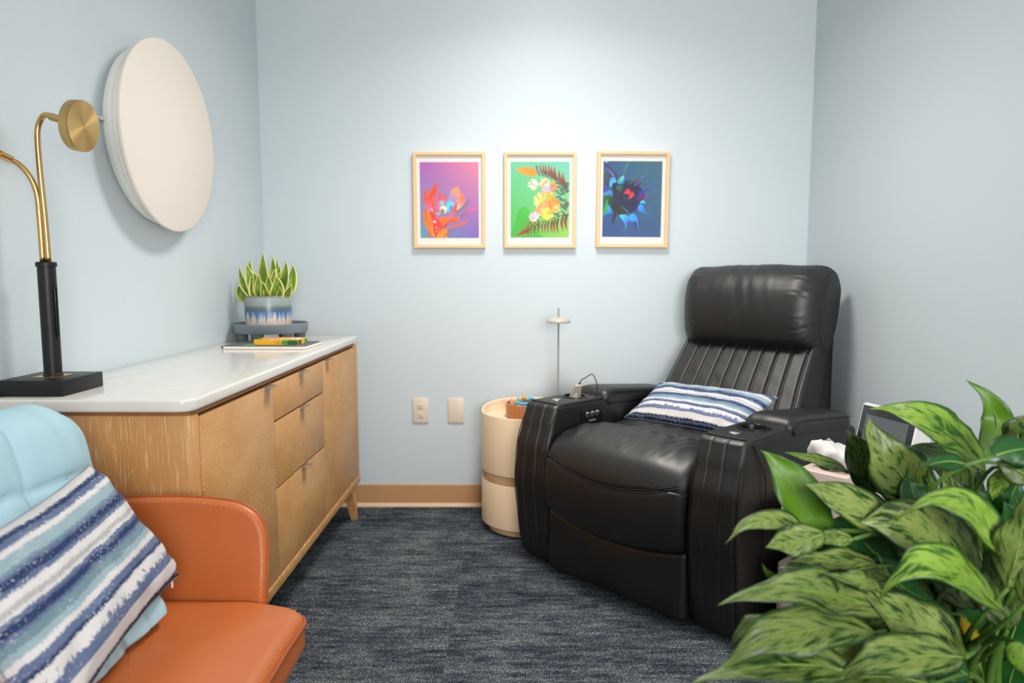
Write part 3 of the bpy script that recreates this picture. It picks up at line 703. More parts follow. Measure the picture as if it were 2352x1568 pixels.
# ------------------------------------------------------------------ framed prints
def shape_petal(b, t, w, bend, c0, c1, n=12, power=0.8):
    return ('p', b, t, w, bend, c0, c1, n, power)
class Ink:
    def __init__(s, rect, W, H):
        s.bm = BM(); s.c = s.bm.loops.layers.float_color.new('ink'); s.r = rect; s.W = W; s.H = H; s.k = 0
    def P(s, p):
        x0, y0, x1, y1 = s.r
        u = max(0.0, min(1.0, (p[0]-x0)/(x1-x0))); v = max(0.0, min(1.0, (p[1]-y0)/(y1-y0)))
        return ((u-0.5)*s.W, -s.k*2.2e-6, (0.5-v)*s.H)
    def petal(s, b, t, w, bend, c0, c1, n=10, peak=0.5, cm=None):
        s.k += 1; c0 = lin(c0); c1 = lin(c1)
        b = Vector(b); t = Vector(t); d = t-b; L_ = d.length or 1; N = Vector((-d.y, d.x))/L_
        rows = []
        for i in range(n+1):
            q = i/n; c = b+d*q+N*bend*math.sin(PI*q)
            a = q/peak if q < peak else (1-q)/(1-peak)
            ww = w*0.5*(max(0, math.sin(PI/2*a))**0.8)
            rows.append((s.bm.verts.new(s.P(c-N*ww)), s.bm.verts.new(s.P(c+N*ww)), q))
        for (a0, a1, q0), (b0, b1, q1) in zip(rows, rows[1:]):
            f = s.bm.faces.new((a0, a1, b1, b0))
            for lpv, q in zip(f.loops, (q0, q0, q1, q1)):
                if cm is not None:
                    cmv = lin(cm); lpv[s.c] = [c0[j]+(cmv[j]-c0[j])*q*2 for j in range(4)] if q < 0.5 else [cmv[j]+(c1[j]-cmv[j])*(q-0.5)*2 for j in range(4)]
                else: lpv[s.c] = [c0[j]+(c1[j]-c0[j])*q for j in range(4)]
    def blob(s, c, rx, ry, col, n=18, j=0.0):
        s.k += 1; col = lin(col); vs = []
        for i in range(n):
            a = 2*PI*i/n; r = 1+random.uniform(-j, j)
            vs.append(s.bm.verts.new(s.P((c[0]+rx*r*math.cos(a), c[1]+ry*r*math.sin(a)))))
        f = s.bm.faces.new(vs)
        for lpv in f.loops: lpv[s.c] = col
    def poly(s, pts, col, col2=None):
        s.k += 1; P = [Vector((p[0], p[1], 0)) for p in pts]; vs = [s.bm.verts.new(s.P(p)) for p in catmull(P, 4, True)]
        c = lin(col); c2 = lin(col2) if col2 else c; f = s.bm.faces.new(vs); N = len(vs)
        for i, lpv in enumerate(f.loops):
            q = 0.5-0.5*math.cos(2*PI*i/N); lpv[s.c] = [c[j]+(c2[j]-c[j])*q for j in range(4)]
def art1(k):
    C, O, Y_, P_, T, R_ = 'F0764F', 'F79455', 'FBB040', 'F27FB0', '8FC9DB', 'E85F45'
    k.petal((690,1010), (925,785), 48, -18, 'A58FA6', '9C8C9C'); k.petal((745,1045), (1030,885), 62, -25, '96849E', 'F07CB8')
    k.petal((560,900), (735,598), 150, 25, '7FC3D6', 'FDB24A', cm='C0A0C8', peak=0.7); k.petal((650,960), (802,692), 120, 25, '86C5DC', 'FDAE45', cm='F09BB8', peak=0.7); k.petal((700,930), (800,700), 60, 25, 'D5EFD8', 'F07C78', cm='F4A08C')
    k.blob((630,870), 60, 75, '8BD6E2', j=0.1); k.blob((645,900), 30, 45, '6FA8E0', j=0.1)
    k.petal((490,980), (492,652), 80, -12, 'F58CC0', 'F0704A', cm='F47FA0'); k.petal((500,860), (552,712), 66, 8, 'F7A0C8', 'EE6A48')
    k.blob((378,855), 32, 75, 'BFEFE6', j=0.06); k.petal((350,960), (455,550), 92, -38, 'F58CC0', 'F56F49', cm='F2684C', peak=0.6); k.petal((345,940), (300,598), 62, -34, 'F58CC0', 'F47C58', cm='F26F55')
    k.blob((512,830), 34, 34, '8AD3DE'); k.petal((415,990), (400,695), 48, -16, 'F0704A', 'F2806A'); k.petal((470,1000), (440,860), 40, 0, 'EE5A40', 'F58CC0')
    k.blob((535,915), 52, 58, 'CFE8C4', j=0.12); k.blob((515,945), 34, 40, 'B79AA4', j=0.2); k.blob((545,890), 30, 25, 'E6F4DC', j=0.2); k.blob((460,975), 26, 22, '8FCBE0')
    k.petal((330,1100), (420,960), 90, 0, 'EE5F48', 'F48A9A'); k.petal((450,1180), (340,930), 90, 10, 'E9553A', 'F6655A'); k.petal((500,1200), (430,990), 90, 0, 'E9553A', 'F47FA8')
    k.petal((640,1010), (712,812), 58, 14, 'E86A48', 'F07A62'); k.petal((570,1080), (700,930), 40, 0, 'F08A78', 'F47FA0')
    k.petal((420,1320), (268,880), 105, -22, 'FBA43C', 'F5784C'); k.petal((400,1290), (310,915), 58, 0, 'FDC040', 'FDB040', cm='F98A4A')
    k.petal((430,1320), (440,1030), 100, 0, 'F06A48', 'E85038'); k.petal((470,1320), (520,1090), 60, -10, 'F9925A', 'E8553F')
    k.petal((520,1190), (600,1060), 36, 8, 'E7553C', 'D9583F'); k.petal((455,1060), (612,1035), 118, 25, 'F98C4C', 'F98C50'); k.petal((590,1080), (765,1015), 74, 18, 'F2704A', 'F98A50')
    k.petal((540,1175), (888,1070), 34, 18, 'F58C6A', 'F47A50', peak=0.75); k.petal((430,1320), (575,1185), 128, 26, 'FBAE45', 'FBA24E'); k.petal((515,1315), (665,1160), 22, 8, 'B98070', 'E06040'); k.petal((315,1316), (350,1200), 32, 0, 'E9553A', 'F08A70')
    k.blob((410,1085), 26, 20, 'D8C6D8'); k.blob((430,1165), 16, 12, 'F4B6D8'); k.blob((430,1215), 12, 26, 'F47FC0')
def frond(k, path, up, n, L0, L1, cols, w=22, lean=0.25):
    P = [Vector((p[0], p[1], 0)) for p in path]; cur = catmull(P, 10)
    N = len(cur)
    for i in range(n):
        q = (i+0.5)/n; p = cur[int(q*(N-1))]; Ln = L0+(L1-L0)*min(1, q*1.4)
        dx = -lean*Ln; c0, c1 = cols[i % len(cols)]
        k.petal((p.x+0.25*Ln*0.4, p.y), (p.x+dx, p.y-up*Ln), w*(0.5+0.6*q), up*(-0.12*Ln), c0, c1, peak=0.3)
    for a, b in zip(cur[::4], cur[4::4]): k.petal((a.x, a.y), (b.x+6, b.y), 14, 0, '8A5A4A', '8A5A4A', 4)
def art2(k):
    k.poly([(205,1300), (240,1120), (290,940), (370,872), (450,930), (520,1100), (600,1260), (640,1306), (400,1308)], '5CBE58', '66C45C')  # darker green arch: a glass reflection painted into the print
    for i in range(46):
        x = random.uniform(820, 1010); y = random.uniform(540, 1010); a = random.uniform(-0.7, 0.7)
        k.petal((x+50*math.cos(a), y+50*math.sin(a)), (x-50*math.cos(a), y-50*math.sin(a)), 26, 8, '4F8478', random.choice(['5C8C7C', '6F9C84', 'A8705C']))
    frond(k, [(560,415), (700,450), (830,520), (1000,640)], 1, 9, 150, 230, [('5F6E66', 'B8634F'), ('8A5A52', 'C06A50')], 44, 0.18)
    frond(k, [(250,352), (340,378), (450,410), (560,420)], 1, 9, 8, 120, [('F6A040', 'F29A48')], 36, 0.55); k.petal((560,425), (245,345), 70, -10, 'F4A23C', 'F7B73A', peak=0.35); k.petal((545,400), (560,285), 22, 8, 'E08A48', '6A8C88')
    frond(k, [(560,1110), (700,1065), (830,1020), (1000,960)], -1, 9, 150, 240, [('5F6656', 'C05F44'), ('8A5A4A', 'B8634F')], 40, -0.10)
    frond(k, [(290,1270), (380,1215), (480,1150), (620,1090)], 1, 9, 10, 95, [('9A4A38', 'C4563C')], 22, 0.5); frond(k, [(300,1270), (390,1215), (480,1160), (620,1110)], -1, 8, 5, 130, [('6A4A38', 'B0503A'), ('5F7A4A', 'C4563C')], 26, 0.05)
    k.petal((460,1190), (252,1288), 40, 0, 'A54A36', 'C4563C', peak=0.3)
    cl = [((500,560), 60, ['F4ECD8', 'F2C9B0', 'F6DDC8']), ((665,545), 62, ['F6F2DC', 'F4C79A', 'F1A070']), ((690,640), 60, ['BCC6DE', 'D6CFE6', 'F1B49A']), ((600,780), 80, ['FBEEB8', 'F8DFA0', 'F4C88E']),
          ((710,780), 90, ['F8C84C', 'F6B03C', 'F9DC80']), ((680,880), 90, ['F9D24A', 'F6B65C', 'F3A27C']), ((800,830), 70, ['F6A35A', 'EC8A6A', 'F8C75C']), ((620,930), 70, ['F6B07A', 'F8D68C', 'EFA09A']),
          ((515,1010), 58, ['E9E2EC', 'D9CBDD', 'F6DCCB']), ((700,980), 70, ['F7E25C', 'F8EE90', 'F2C24A']), ((790,600), 44, ['F0A04C', 'F08A72', 'E8B4C4']), ((830,900), 50, ['F8B83C', 'F6C860', 'C8D8B8'])]
    for (c, r, cs) in cl:
        for i in range(46):
            a = random.uniform(0, 2*PI); q = random.uniform(0.0, 1.0)
            b = (c[0]+r*q*math.cos(a)*0.8, c[1]+r*q*math.sin(a)*0.8); L_ = r*random.uniform(0.7, 1.15)*(1.1-0.5*q)
            a += random.uniform(-0.5, 0.5)
            k.petal(b, (b[0]+L_*math.cos(a), b[1]+L_*math.sin(a)), r*0.36, random.uniform(-8, 8), random.choice(cs), random.choice(cs), 6)
    for c in ((505,540), (500,1000)):
        for i in range(26): k.blob((c[0]+random.gauss(0, 22), c[1]+random.gauss(0, 24)), 9, 9, random.choice(['B9B4C8', 'F3EEF0', 'D8A6B0', 'E6E0EA']), 7)
    k.petal((780,600), (795,495), 46, 0, 'F08A3C', 'FBC23C')
def art3(k):
    def hook(pts, w, c0, c1):
        cur = catmull([(p[0], p[1], 0) for p in pts], 6)
        for i, (a, b) in enumerate(zip(cur, cur[1:])):
            q = i/len(cur); k.petal((a.x, a.y), (b.x+(b.x-a.x)*0.3, b.y+(b.y-a.y)*0.3), max(2.5, w*(1-q)**1.6), 0, c0 if q < 0.5 else c1, c0 if q < 0.5 else c1, 2, 0.5)
    k.poly([(215,255), (300,330), (380,420), (390,500), (330,520), (250,400)], '4B5C78', '6A4560'); k.poly([(207,330), (260,400), (300,520), (290,600), (215,560), (207,450)], '4C7C80', '5A4460')
    k.petal((210,330), (370,510), 26, -20, '7A50D0', '50A8E8'); k.poly([(300,480), (375,500), (350,590), (285,600)], '4FA8D8', '6CC4EA'); k.petal((212,248), (262,270), 26, 0, '8FD0E8', '4FB0E0')
    k.poly([(330,560), (460,540), (600,520), (720,620), (770,700), (720,830), (620,960), (500,980), (360,900), (300,780), (330,660)], '2E3566', '34406E')
    for i in range(60):
        a = random.uniform(0, 2*PI); x = 540+random.gauss(0, 110); y = 735+random.gauss(0, 130); L_ = random.uniform(70, 210)
        k.petal((x, y), (x+L_*math.cos(a), y+L_*math.sin(a)), random.uniform(10, 38), random.uniform(-14, 14), random.choice(['2E2440', '4A2440', '28344C', '2A3A70', '283C38', '30508C', '3C2A54']), random.choice(['37406A', '5A2A50', '2C5A48', '30508C', '4A2440']))
    k.poly([(210,690), (310,655), (335,720), (300,740), (215,730)], '58A8D0', '4C8CC0'); k.poly([(215,740), (310,730), (350,800), (300,860), (230,850)], '3C7A40', '2F4A44'); k.petal((205,1040), (255,770), 52, 14, '3FBF48', '42A83C')
    k.petal((200,1060), (330,950), 30, -30, '3C60D0', '58B4E8'); k.poly([(265,860), (320,930), (325,965), (280,980)], '58B8E8', '4090D8'); k.poly([(205,600), (280,650), (215,690)], '6A3C90', '4C78C8')
    k.poly([(310,870), (440,860), (520,960), (470,1010), (370,970)], '38383C', '3E4C3C'); k.petal((440,870), (600,1050), 12, -20, '7A9C70', '6AA0A8')
    k.poly([(380,600), (470,590), (450,650), (420,670)], '2F8A3A', '3A6A3C'); k.poly([(405,510), (480,445), (495,540), (440,570), (400,560)], '58A8DC', '4088E0'); k.petal((405,550), (480,445), 50, 8, '58C070', '8FD8C8')
    hook([(480,450), (490,370), (510,300), (530,252)], 22, '6A9870', '7FD0C0'); hook([(500,380), (540,280), (580,255)], 14, '70B0A0', '70C8C0'); k.petal((500,460), (530,540), 20, 0, 'A03C80', '3C60C0')
    hook([(560,560), (640,510), (680,430), (690,345)], 40, '4C8A40', '7A9C70'); hook([(640,590), (690,510), (740,460), (830,445)], 44, '4A7CF0', '5CC0D8'); k.petal((650,600), (720,480), 28, -10, '8A2C80', 'A03480')
    hook([(700,690), (800,650), (900,590), (1000,572)], 36, '5C50D0', '6A60D8'); hook([(690,800), (740,775), (830,765), (960,768)], 46, '8A2C74', 'A03C88'); k.poly([(690,720), (780,680), (770,760), (700,780)], '6A3CA0', '8A2C74')
    hook([(720,590), (780,560), (850,560)], 10, '487C98', '3C90A8')
    k.poly([(715,830), (760,790), (810,850), (760,850)], '6CCCE8', '58B8E0'); hook([(790,700), (800,780), (850,890), (920,935)], 16, '4C90B0', '50B0D0'); k.poly([(690,880), (750,850), (785,950), (740,960), (700,940)], '58B8F0', '3C8CF0')
    hook([(760,950), (820,980), (890,1035)], 26, '50B0E8', '50B8E0'); k.petal((660,960), (700,880), 24, 0, '9C2C70', '5C50E0'); k.petal((640,850), (850,860), 14, -12, '3C6A50', '4C7060')
    k.poly([(430,1010), (520,1000), (600,1060), (590,1090), (540,1120), (530,1160), (490,1090)], '6CCCE0', '3C80F0'); hook([(535,1130), (520,1190), (495,1240), (515,1305)], 26, '58B0D8', '4CA0C0')
    k.poly([(575,1010), (640,985), (690,1050), (690,1120), (650,1090), (600,1090)], '5CB8F0', '3C9CF0'); hook([(680,1090), (700,1170), (735,1240)], 22, '50A8E0', '60C0D8'); k.petal((690,1110), (700,1040), 14, 0, 'B03070', '8A50D0'); k.petal((545,1140), (590,1080), 18, 0, 'B03070', '7A50D0')
    for c in ((535,670), (560,690), (600,690), (590,730), (610,715), (575,750), (520,685), (545,655)): k.blob(c, 24, 22, random.choice(['E04058', 'F05068', 'C83050', 'D8506C']), 10, 0.2)
def picture(xc, zc, label, rect_off, bgs, art, rect, tilt):
    Wd, Hd = 0.327, 0.431
    t = thing('framed_print', label, 'picture', (xc, YB-0.001, zc), 0, 'framed flower prints on the back wall'); t.rotation_euler = (0, math.radians(tilt), 0)
    bm = BM(); fw = 0.0145
    O_ = [(-Wd/2, -Hd/2), (Wd/2, -Hd/2), (Wd/2, Hd/2), (-Wd/2, Hd/2)]
    prof_ = [(0, 0), (0, -0.022), (0.001, -0.024), (fw-0.001, -0.024), (fw, -0.022), (fw, 0)]
    R = []
    for (x, z) in O_:
        sx = -1 if x > 0 else 1; sz = -1 if z > 0 else 1
        R.append([bm.verts.new((x+sx*a, b, z+sz*a)) for a, b in prof_])
    for i in range(4):
        a, b = R[i], R[(i+1) % 4]
        for k in range(len(prof_)): bm.faces.new((a[k], a[(k+1) % 6], b[(k+1) % 6], b[k]))
    obj('frame', bm, M['frame'], t, True, 30)
    pw, ph = 0.268, 0.341
    ox, oz = rect_off
    bm = BM(); box(bm, -Wd/2+fw, Wd/2-fw, -0.010, -0.002, -Hd/2+fw, Hd/2-fw); obj('mat', bm, M['mat'], t, False)
    bm = BM(); box(bm, ox-pw/2, ox+pw/2, -0.0104, -0.0099, oz-ph/2, oz+ph/2); obj('print', bm, m_grad('print_ground', 0, 0, *bgs), t, False)
    k = Ink(rect, pw, ph); art(k); o = obj('printed_flower', k.bm, M['ink'], t, False); o.location = (ox, -0.0108, oz)
    bm = BM(); box(bm, -Wd/2+fw, Wd/2-fw, -0.0165, -0.015, -Hd/2+fw, Hd/2-fw); obj('glass', bm, M['glass'], t, False)
picture(-0.2940, 1.440, 'framed print of an orange flower on pink and purple, leftmost picture', (0, 0.001), ('7FB0C0', '967FC6', 'B97CC2', 'E398AE'), art1, (208, 258, 1025, 1312), 0)
picture(0.1195, 1.440, 'framed print of yellow flowers and red ferns on green, middle picture', (0, 0.003), ('62C45E', 'A4D46C', '84CBAA', '88CCBC'), art2, (182, 240, 1014, 1308), 0)
picture(0.5415, 1.442, 'framed print of a spiky flower on dark blue, rightmost picture', (-0.001, 0.003), ('4A689E', '5878A0', '3C6E96', '5C8692'), art3, (195, 245, 1020, 1315), 0.35)

# ------------------------------------------------------------------ round storage table, bowl, small lamp
tc_ = (0.058, 2.952, 0); TR = 0.200
st = thing('round_storage_table', 'round cream plastic two-tier storage table beside the black recliner', 'side table', tc_)
bm = BM(); lathe(bm, [(0, 0), (TR-0.03, 0), (TR-0.03, 0.03), (0, 0.03)], 72); obj('base', bm, M['creamd'], st, True, 40)
def tier(z0, z1):
    bm = BM(); lathe(bm, [(0, z0), (TR-0.008, z0), (TR, z0+0.006), (TR, z1-0.004), (TR-0.002, z1), (TR-0.006, z1), (TR-0.008, z1-0.004), (TR-0.009, z1-0.012), (0, z1-0.012)], 96)
    return bm
obj('lower_compartment', tier(0.028, 0.222), M['cream'], st, True, 35)
bm = BM(); lathe(bm, [(TR-0.022, 0.205), (TR-0.022, 0.262)], 96); obj('recess_band', bm, M['creamd'], st)
bm = BM(); lathe(bm, [(0, 0.258), (TR-0.008, 0.258), (TR, 0.264), (TR, 0.505), (TR-0.002, 0.511), (TR-0.007, 0.511), (TR-0.010, 0.506), (TR-0.013, 0.486), (TR-0.020, 0.483), (TR-0.03, 0.484), (0, 0.484)], 96); obj('upper_compartment', bm, M['cream'], st, True, 35)
bm = BM()
pts = [(-(TR-0.006)*math.cos(0), 0, 0)]
for i in range(33):
    a = math.radians(20+150*i/32); pts.append(((TR-0.004)*math.cos(a), (TR-0.004)*math.sin(a), 0.511))
V0 = []
for i in range(41):
    a = math.radians(-10+200*i/40); e = math.sin(PI*i/40)**0.5; V0.append([bm.verts.new((rr*math.cos(a), rr*math.sin(a), zz)) for rr, zz in ((TR, 0.50), (TR, 0.506+0.026*e), (TR-0.004, 0.51+0.026*e), (TR-0.010, 0.506+0.026*e), (TR-0.010, 0.484))])
for a, b in zip(V0, V0[1:]):
    for k in range(4): bm.faces.new((a[k], a[k+1], b[k+1], b[k]))
obj('raised_rim', bm, M['cream'], st, True, 50)
bw = thing('wooden_bowl', 'small straight-sided acacia wood bowl of toys on the cream table', 'bowl', (0.052, 2.945, 0.484))
bm = BM(); lathe(bm, [(0, 0), (0.080, 0), (0.086, 0.006), (0.088, 0.060), (0.086, 0.063), (0.081, 0.062), (0.079, 0.012), (0, 0.010)], 64); obj('bowl_wall', bm, M['acacia'], bw, True, 40)
def toy(name, bm, col, label, loc, rot=(0, 0, 0)):
    o = obj(name, bm, plain('toy_'+col, col, 0.35), None, True, 50); o.location = Vector((0.052, 2.945, 0.484))+Vector(loc)*1.0+Vector((-0.012, -0.012, 0.006)); o.rotation_euler = rot
    tag(o, label, 'toy', 'fidget toys in the wooden bowl'); return o
def ring(r, t, n=20): return tube(BM(), [(r*math.cos(2*PI*i/n), r*math.sin(2*PI*i/n), 0) for i in range(n)], t, 8, True)
def band(L_, w, bow):
    return rbox(BM(), (0, 0, 0), (L_/2, w/2, 0.006), 0.005, (10, 2, 2), 2, lambda x, y, z: (x, y, z+bow*(x/(L_/2))**2))
toy('toy_band', band(0.062, 0.018, 0.007), '3FA5D6', 'curved bright blue toy lying at the front of the wooden bowl', (-0.002, -0.052, 0.062), (0, 0.05, 0.08))
toy('toy_wedge', rbox(BM(), (0, 0, 0), (0.024, 0.012, 0.026), 0.005, (3, 2, 3), 2, lambda x, y, z: (x*(1-0.5*(z+0.026)/0.052), y, z)), '86C6E6', 'pale blue upright wedge toy at the right side of the bowl', (0.030, -0.010, 0.064), (0.1, 0.35, 0.2))
toy('toy_ball', lathe(BM(), [(0, -0.011), (0.008, -0.008), (0.0115, 0), (0.008, 0.008), (0, 0.011)], 20), 'F5A31C', 'small orange ball toy topmost in the wooden bowl', (0.006, 0.010, 0.078))
toy('toy_ring', ring(0.014, 0.005), 'B4DC22', 'lime green ring toy near the recliner side of the bowl', (0.042, -0.042, 0.062), (1.2, 0.2, 0))
toy('toy_bar', rbox(BM(), (0, 0, 0), (0.026, 0.005, 0.006), 0.004, (4, 1, 1), 2), '31475C', 'dark navy bar toy leaning across the bowl', (0.016, -0.020, 0.066), (0, -0.7, 0.1))
toy('toy_block', rbox(BM(), (0, 0, 0), (0.012, 0.010, 0.016), 0.003, (2, 2, 2), 2), 'E2B07C', 'pale wooden block toy at the left of the bowl', (-0.042, -0.005, 0.060), (0.1, 0.3, 0.3))
toy('toy_peg', rbox(BM(), (0, 0, 0), (0.005, 0.005, 0.014), 0.003, (1, 1, 2), 2), '8C9A1E', 'olive green peg toy standing in the bowl', (-0.026, 0.002, 0.060))
toy('toy_cube', rbox(BM(), (0, 0, 0), (0.013, 0.013, 0.013), 0.003, (2, 2, 2), 2), 'A9C3C8', 'grey blue cube toy at the back of the bowl', (-0.010, 0.030, 0.064), (0.4, 0.3, 0.4))
toy('toy_disc', lathe(BM(), [(0, -0.004), (0.012, -0.004), (0.013, 0), (0.012, 0.004), (0, 0.004)], 20), '6A78D8', 'periwinkle disc toy at the right edge of the bowl', (0.056, -0.028, 0.060), (1.1, 0.4, 0))
toy('toy_block', rbox(BM(), (0, 0, 0), (0.030, 0.040, 0.020), 0.006, (2, 2, 2), 2), 'C9A27C', 'tan block toy at the bottom of the bowl, under the others', (0.0, 0.0, 0.032))
lm = thing('slim_table_lamp', 'slim grey table lamp with small disc shade on the cream table', 'lamp', (0.196, 2.985, 0.484))
bm = BM(); lathe(bm, [(0, 0), (0.036, 0), (0.037, 0.003), (0.034, 0.008), (0.006, 0.010), (0, 0.010)], 40); obj('base', bm, M['lampg'], lm, True, 50)
bm = BM(); tube(bm, [(0, 0, 0.006), (0, 0, 0.474)], 0.0042, 14); obj('pole', bm, M['lampg'], lm, True, 50)
bm = BM(); lathe(bm, [(0.0045, 0.434), (0.030, 0.432), (0.046, 0.425), (0.0525, 0.417), (0.053, 0.411), (0.051, 0.409), (0.046, 0.414), (0.020, 0.417), (0.0045, 0.417)], 48); obj('lamp_shade', bm, plain('pale_enamel_shade', 'B8B2A8', 0.2), lm, True, 60)

# ------------------------------------------------------------------ recliner
RC = thing('recliner', 'black leather power recliner with channelled back and wide cup-holder arms', 'armchair', (0.344, 2.262, 0), math.atan2(-0.734, 0.679))
def smooth01(t): t = max(0, min(1, t)); return t*t*(3-2*t)
def interp(t, tab):
    if t <= tab[0][0]: return tab[0][1]
    for (a, va), (b, vb) in zip(tab, tab[1:]):
        if t <= b:
            q = (t-a)/(b-a); return va+(vb-va)*(q*q*(3-2*q))
    return tab[-1][1]
AF = [(0.0, 0.012), (0.15, -0.018), (0.33, -0.034), (0.45, -0.026), (0.55, 0.0), (0.60, 0.018), (0.63, 0.035)]
for s, nm in ((-1, 'left'), (1, 'right')):
    x0, x1 = 0.300, 0.462; xc = (x0+x1)/2
    def fa(x, y, z, s=s):
        q = 1-smooth01((y+0.02)/0.25)
        yy = y+interp(z, AF)*q
        bow = 0.010*math.sin(PI*min(1, max(0, z/0.6)))*(1 if x > xc else 0.2)
        if y < 0.01:
            for gx in (0.352, 0.402): yy += 0.0045*math.exp(-((x-gx)/0.0035)**2)
            yy -= 0.004*math.cos((x-xc)/0.08*PI/2)
        # soft leather unevenness
        n_ = 0.0018*nz(x*14, y*9, z*9)
        return (s*(x+bow*(0.4+0.6*q)+n_), yy+n_, z)
    bm = BM(); rbox(bm, (xc, 0.42, 0.315), ((x1-x0)/2, 0.42, 0.305), 0.020, (44, 26, 26), 5, fa)
    # tilt: bevel the top front gently, drop of the rear under the pad
    for v in bm.verts:
        if v.co.y > 0.30 and v.co.z > 0.5: v.co.z -= (0.02*smooth01((v.co.y-0.30)/0.02)+0.11*max(0, v.co.y-0.34))*smooth01((v.co.z-0.5)/0.1)
    arm = obj('armrest', bm, M['blk'], RC)
    cy = 0.215; cxx = s*xc
    cb_ = BM(); lathe(cb_, [(0, 0.555), (0.043, 0.555), (0.043, 0.70), (0, 0.70)], 40, (cxx, cy, 0)); cut(arm, cb_)
    zt_ = 0.62
    bm = BM(); lathe(bm, [(0.041, -0.06), (0.0425, 0.0), (0.044, 0.0035), (0.050, 0.0045), (0.0545, 0.003), (0.0555, -0.002), (0.0555, -0.004)], 56, (cxx, cy, zt_)); 
    lathe(bm, [(0, -0.062), (0.041, -0.062), (0.041, -0.058), (0.0, -0.058)], 40, (cxx, cy, zt_)); obj('cup_holder', bm, M['bring'], arm, True, 60)
    bm = BM(); lathe(bm, [(0.0165, -0.001), (0.0165, 0.0018), (0.0150, 0.0028), (0.008, 0.0045), (0, 0.005)], 32, (s*(xc-0.004), 0.105, zt_)); obj('touch_control', bm, M['chrome'], arm, True, 60)
    # armrest pad, raised storage lid
    def fp(x, y, z, s=s):
        z2 = z+0.006*math.cos((x-xc)/0.09*PI/2)*smooth01((z-0.6)/0.04)-0.010*(1-smooth01((y-0.30)/0.09))-0.016-0.105*max(0, y-0.34)
        return (s*(x+0.0015*nz(x*12, y*8, z*8)), y+0.02*(1-smooth01((z-0.60)/0.05))*0-0.004*nz(x*20, 3, z*9), z2)
    bm = BM(); rbox(bm, (xc, 0.545, 0.626), ((x1-x0)/2+0.003, 0.240, 0.036), 0.030, (16, 30, 4), 6, fp); pad = obj('armrest_pad', bm, M['blk'], RC)
    bm = BM()
    for xs in (x0-0.001, x1+0.001):
        tube(bm, [(s*xs, p.y, p.z) for p in catmull([(0, 0.325, 0.588), (0, 0.314, 0.604), (0, 0.324, 0.620), (0, 0.360, 0.629), (0, 0.45, 0.624), (0, 0.775, 0.590)], 6)], 0.0017, 6)
    obj('piping', bm, M['blk2'], pad)
    # seams along the console
    bm = BM()
    def fr(x, z): return Vector((s*(x+0.010*math.sin(PI*min(1, max(0, z/0.6)))*(1 if x > xc else 0.2)), interp(z, AF)-0.0015, z))
    tube(bm, [(s*x, 0.0435-0.004*math.cos((x-xc)/0.08*PI/2)-0.004, 0.6205) for x in [x0+0.012+(x1-x0-0.024)*i/10 for i in range(11)]], 0.0022, 6)
    for xs, e in ((x0, 1), (x1, -1)):
        top = [Vector((s*(xs+e*0.004), y, 0.6135)) for y in (0.292, 0.20, 0.12, 0.07)]
        top += [Vector((s*(xs+e*0.006), 0.042, 0.606)), Vector((s*(xs+e*0.005), 0.024, 0.585))]
        low = [fr(xs+e*0.006, z)+Vector((0, 0.004, 0)) for z in (0.54, 0.48, 0.40, 0.30, 0.20, 0.10, 0.03)]
        tube(bm, catmull(top+low, 5), 0.0021, 6)
    tube(bm, catmull([(s*(x1+0.004), 0.055, 0.606), (s*(x1+0.006), 0.085, 0.56), (s*(x1+0.0095), 0.118, 0.505), (s*(x1+0.0125), 0.122, 0.46), (s*(x1+0.0135), 0.118, 0.34), (s*(x1+0.0095), 0.105, 0.18), (s*(x1+0.005), 0.095, 0.04)], 8), 0.0016, 6)
    obj('seam', bm, M['blk2'], arm)
    # stitches
    for gx, zr in ((0.358, (0.03, 0.60)), (0.408, (0.03, 0.60)), (x1-0.014 if s > 0 else x0+0.014, (0.05 if s > 0 else 0.45, 0.60))):
        bm = BM(); z = zr[0]
        while z < zr[1]:
            if 0.33 < gx < 0.44: a, b = fr(gx, z), fr(gx, z+0.0042); dy = -0.0035
            else: a, b = fr(gx, z)+Vector((-s*0.003, 0, 0)), fr(gx, z+0.0035)+Vector((s*0.003, 0, 0)); dy = -0.0008
            tube(bm, [a+Vector((0, dy, 0)), b+Vector((0, dy, 0))], 0.00055 if 0.33 < gx < 0.44 else 0.0009, 4)
            z += 0.0085
        obj('stitching', bm, M['stitch'], arm)
    if s < 0:
        bm = BM(); rbox(bm, (-x0+0.002, 0.224, 0.556), (0.004, 0.058, 0.028), 0.0035, (1, 8, 6), 3); kp = obj('control_panel', bm, M['bplast'], arm)
        for k, yy in enumerate((0.193, 0.222, 0.251)):
            bm = BM(); lathe(bm, [(0, 0.0012), (0.0105, 0.0012), (0.0118, 0.0006), (0.012, 0)], 28); xform(bm, Matrix.Translation((-x0+0.006, yy, 0.562)) @ Matrix.Rotation(PI/2, 4, 'Y')); b_ = obj('button', bm, M['chrome'], kp, True, 30)
            bm = BM(); X_ = -x0+0.0071
            if k == 0: box(bm, X_, X_+0.0006, yy-0.005, yy+0.005, 0.561, 0.563); box(bm, X_, X_+0.0006, yy-0.001, yy+0.001, 0.557, 0.567)
            else:
                box(bm, X_, X_+0.0006, yy-0.0009, yy+0.0009, 0.5555, 0.5685); box(bm, X_, X_+0.0006, yy-0.003, yy+0.003, 0.5665, 0.568)
            obj('button_mark', bm, M['bplast'], b_, False)
        bm = BM(); box(bm, -x0+0.006, -x0+0.0068, 0.202, 0.242, 0.534, 0.541); obj('badge', bm, M['champ'], kp, False)
bm = BM(); rbox(bm, (0, 0.45, 0.21), (0.300, 0.41, 0.185), 0.02, (2, 2, 2), 3); obj('base_frame', bm, M['blk2'], RC)
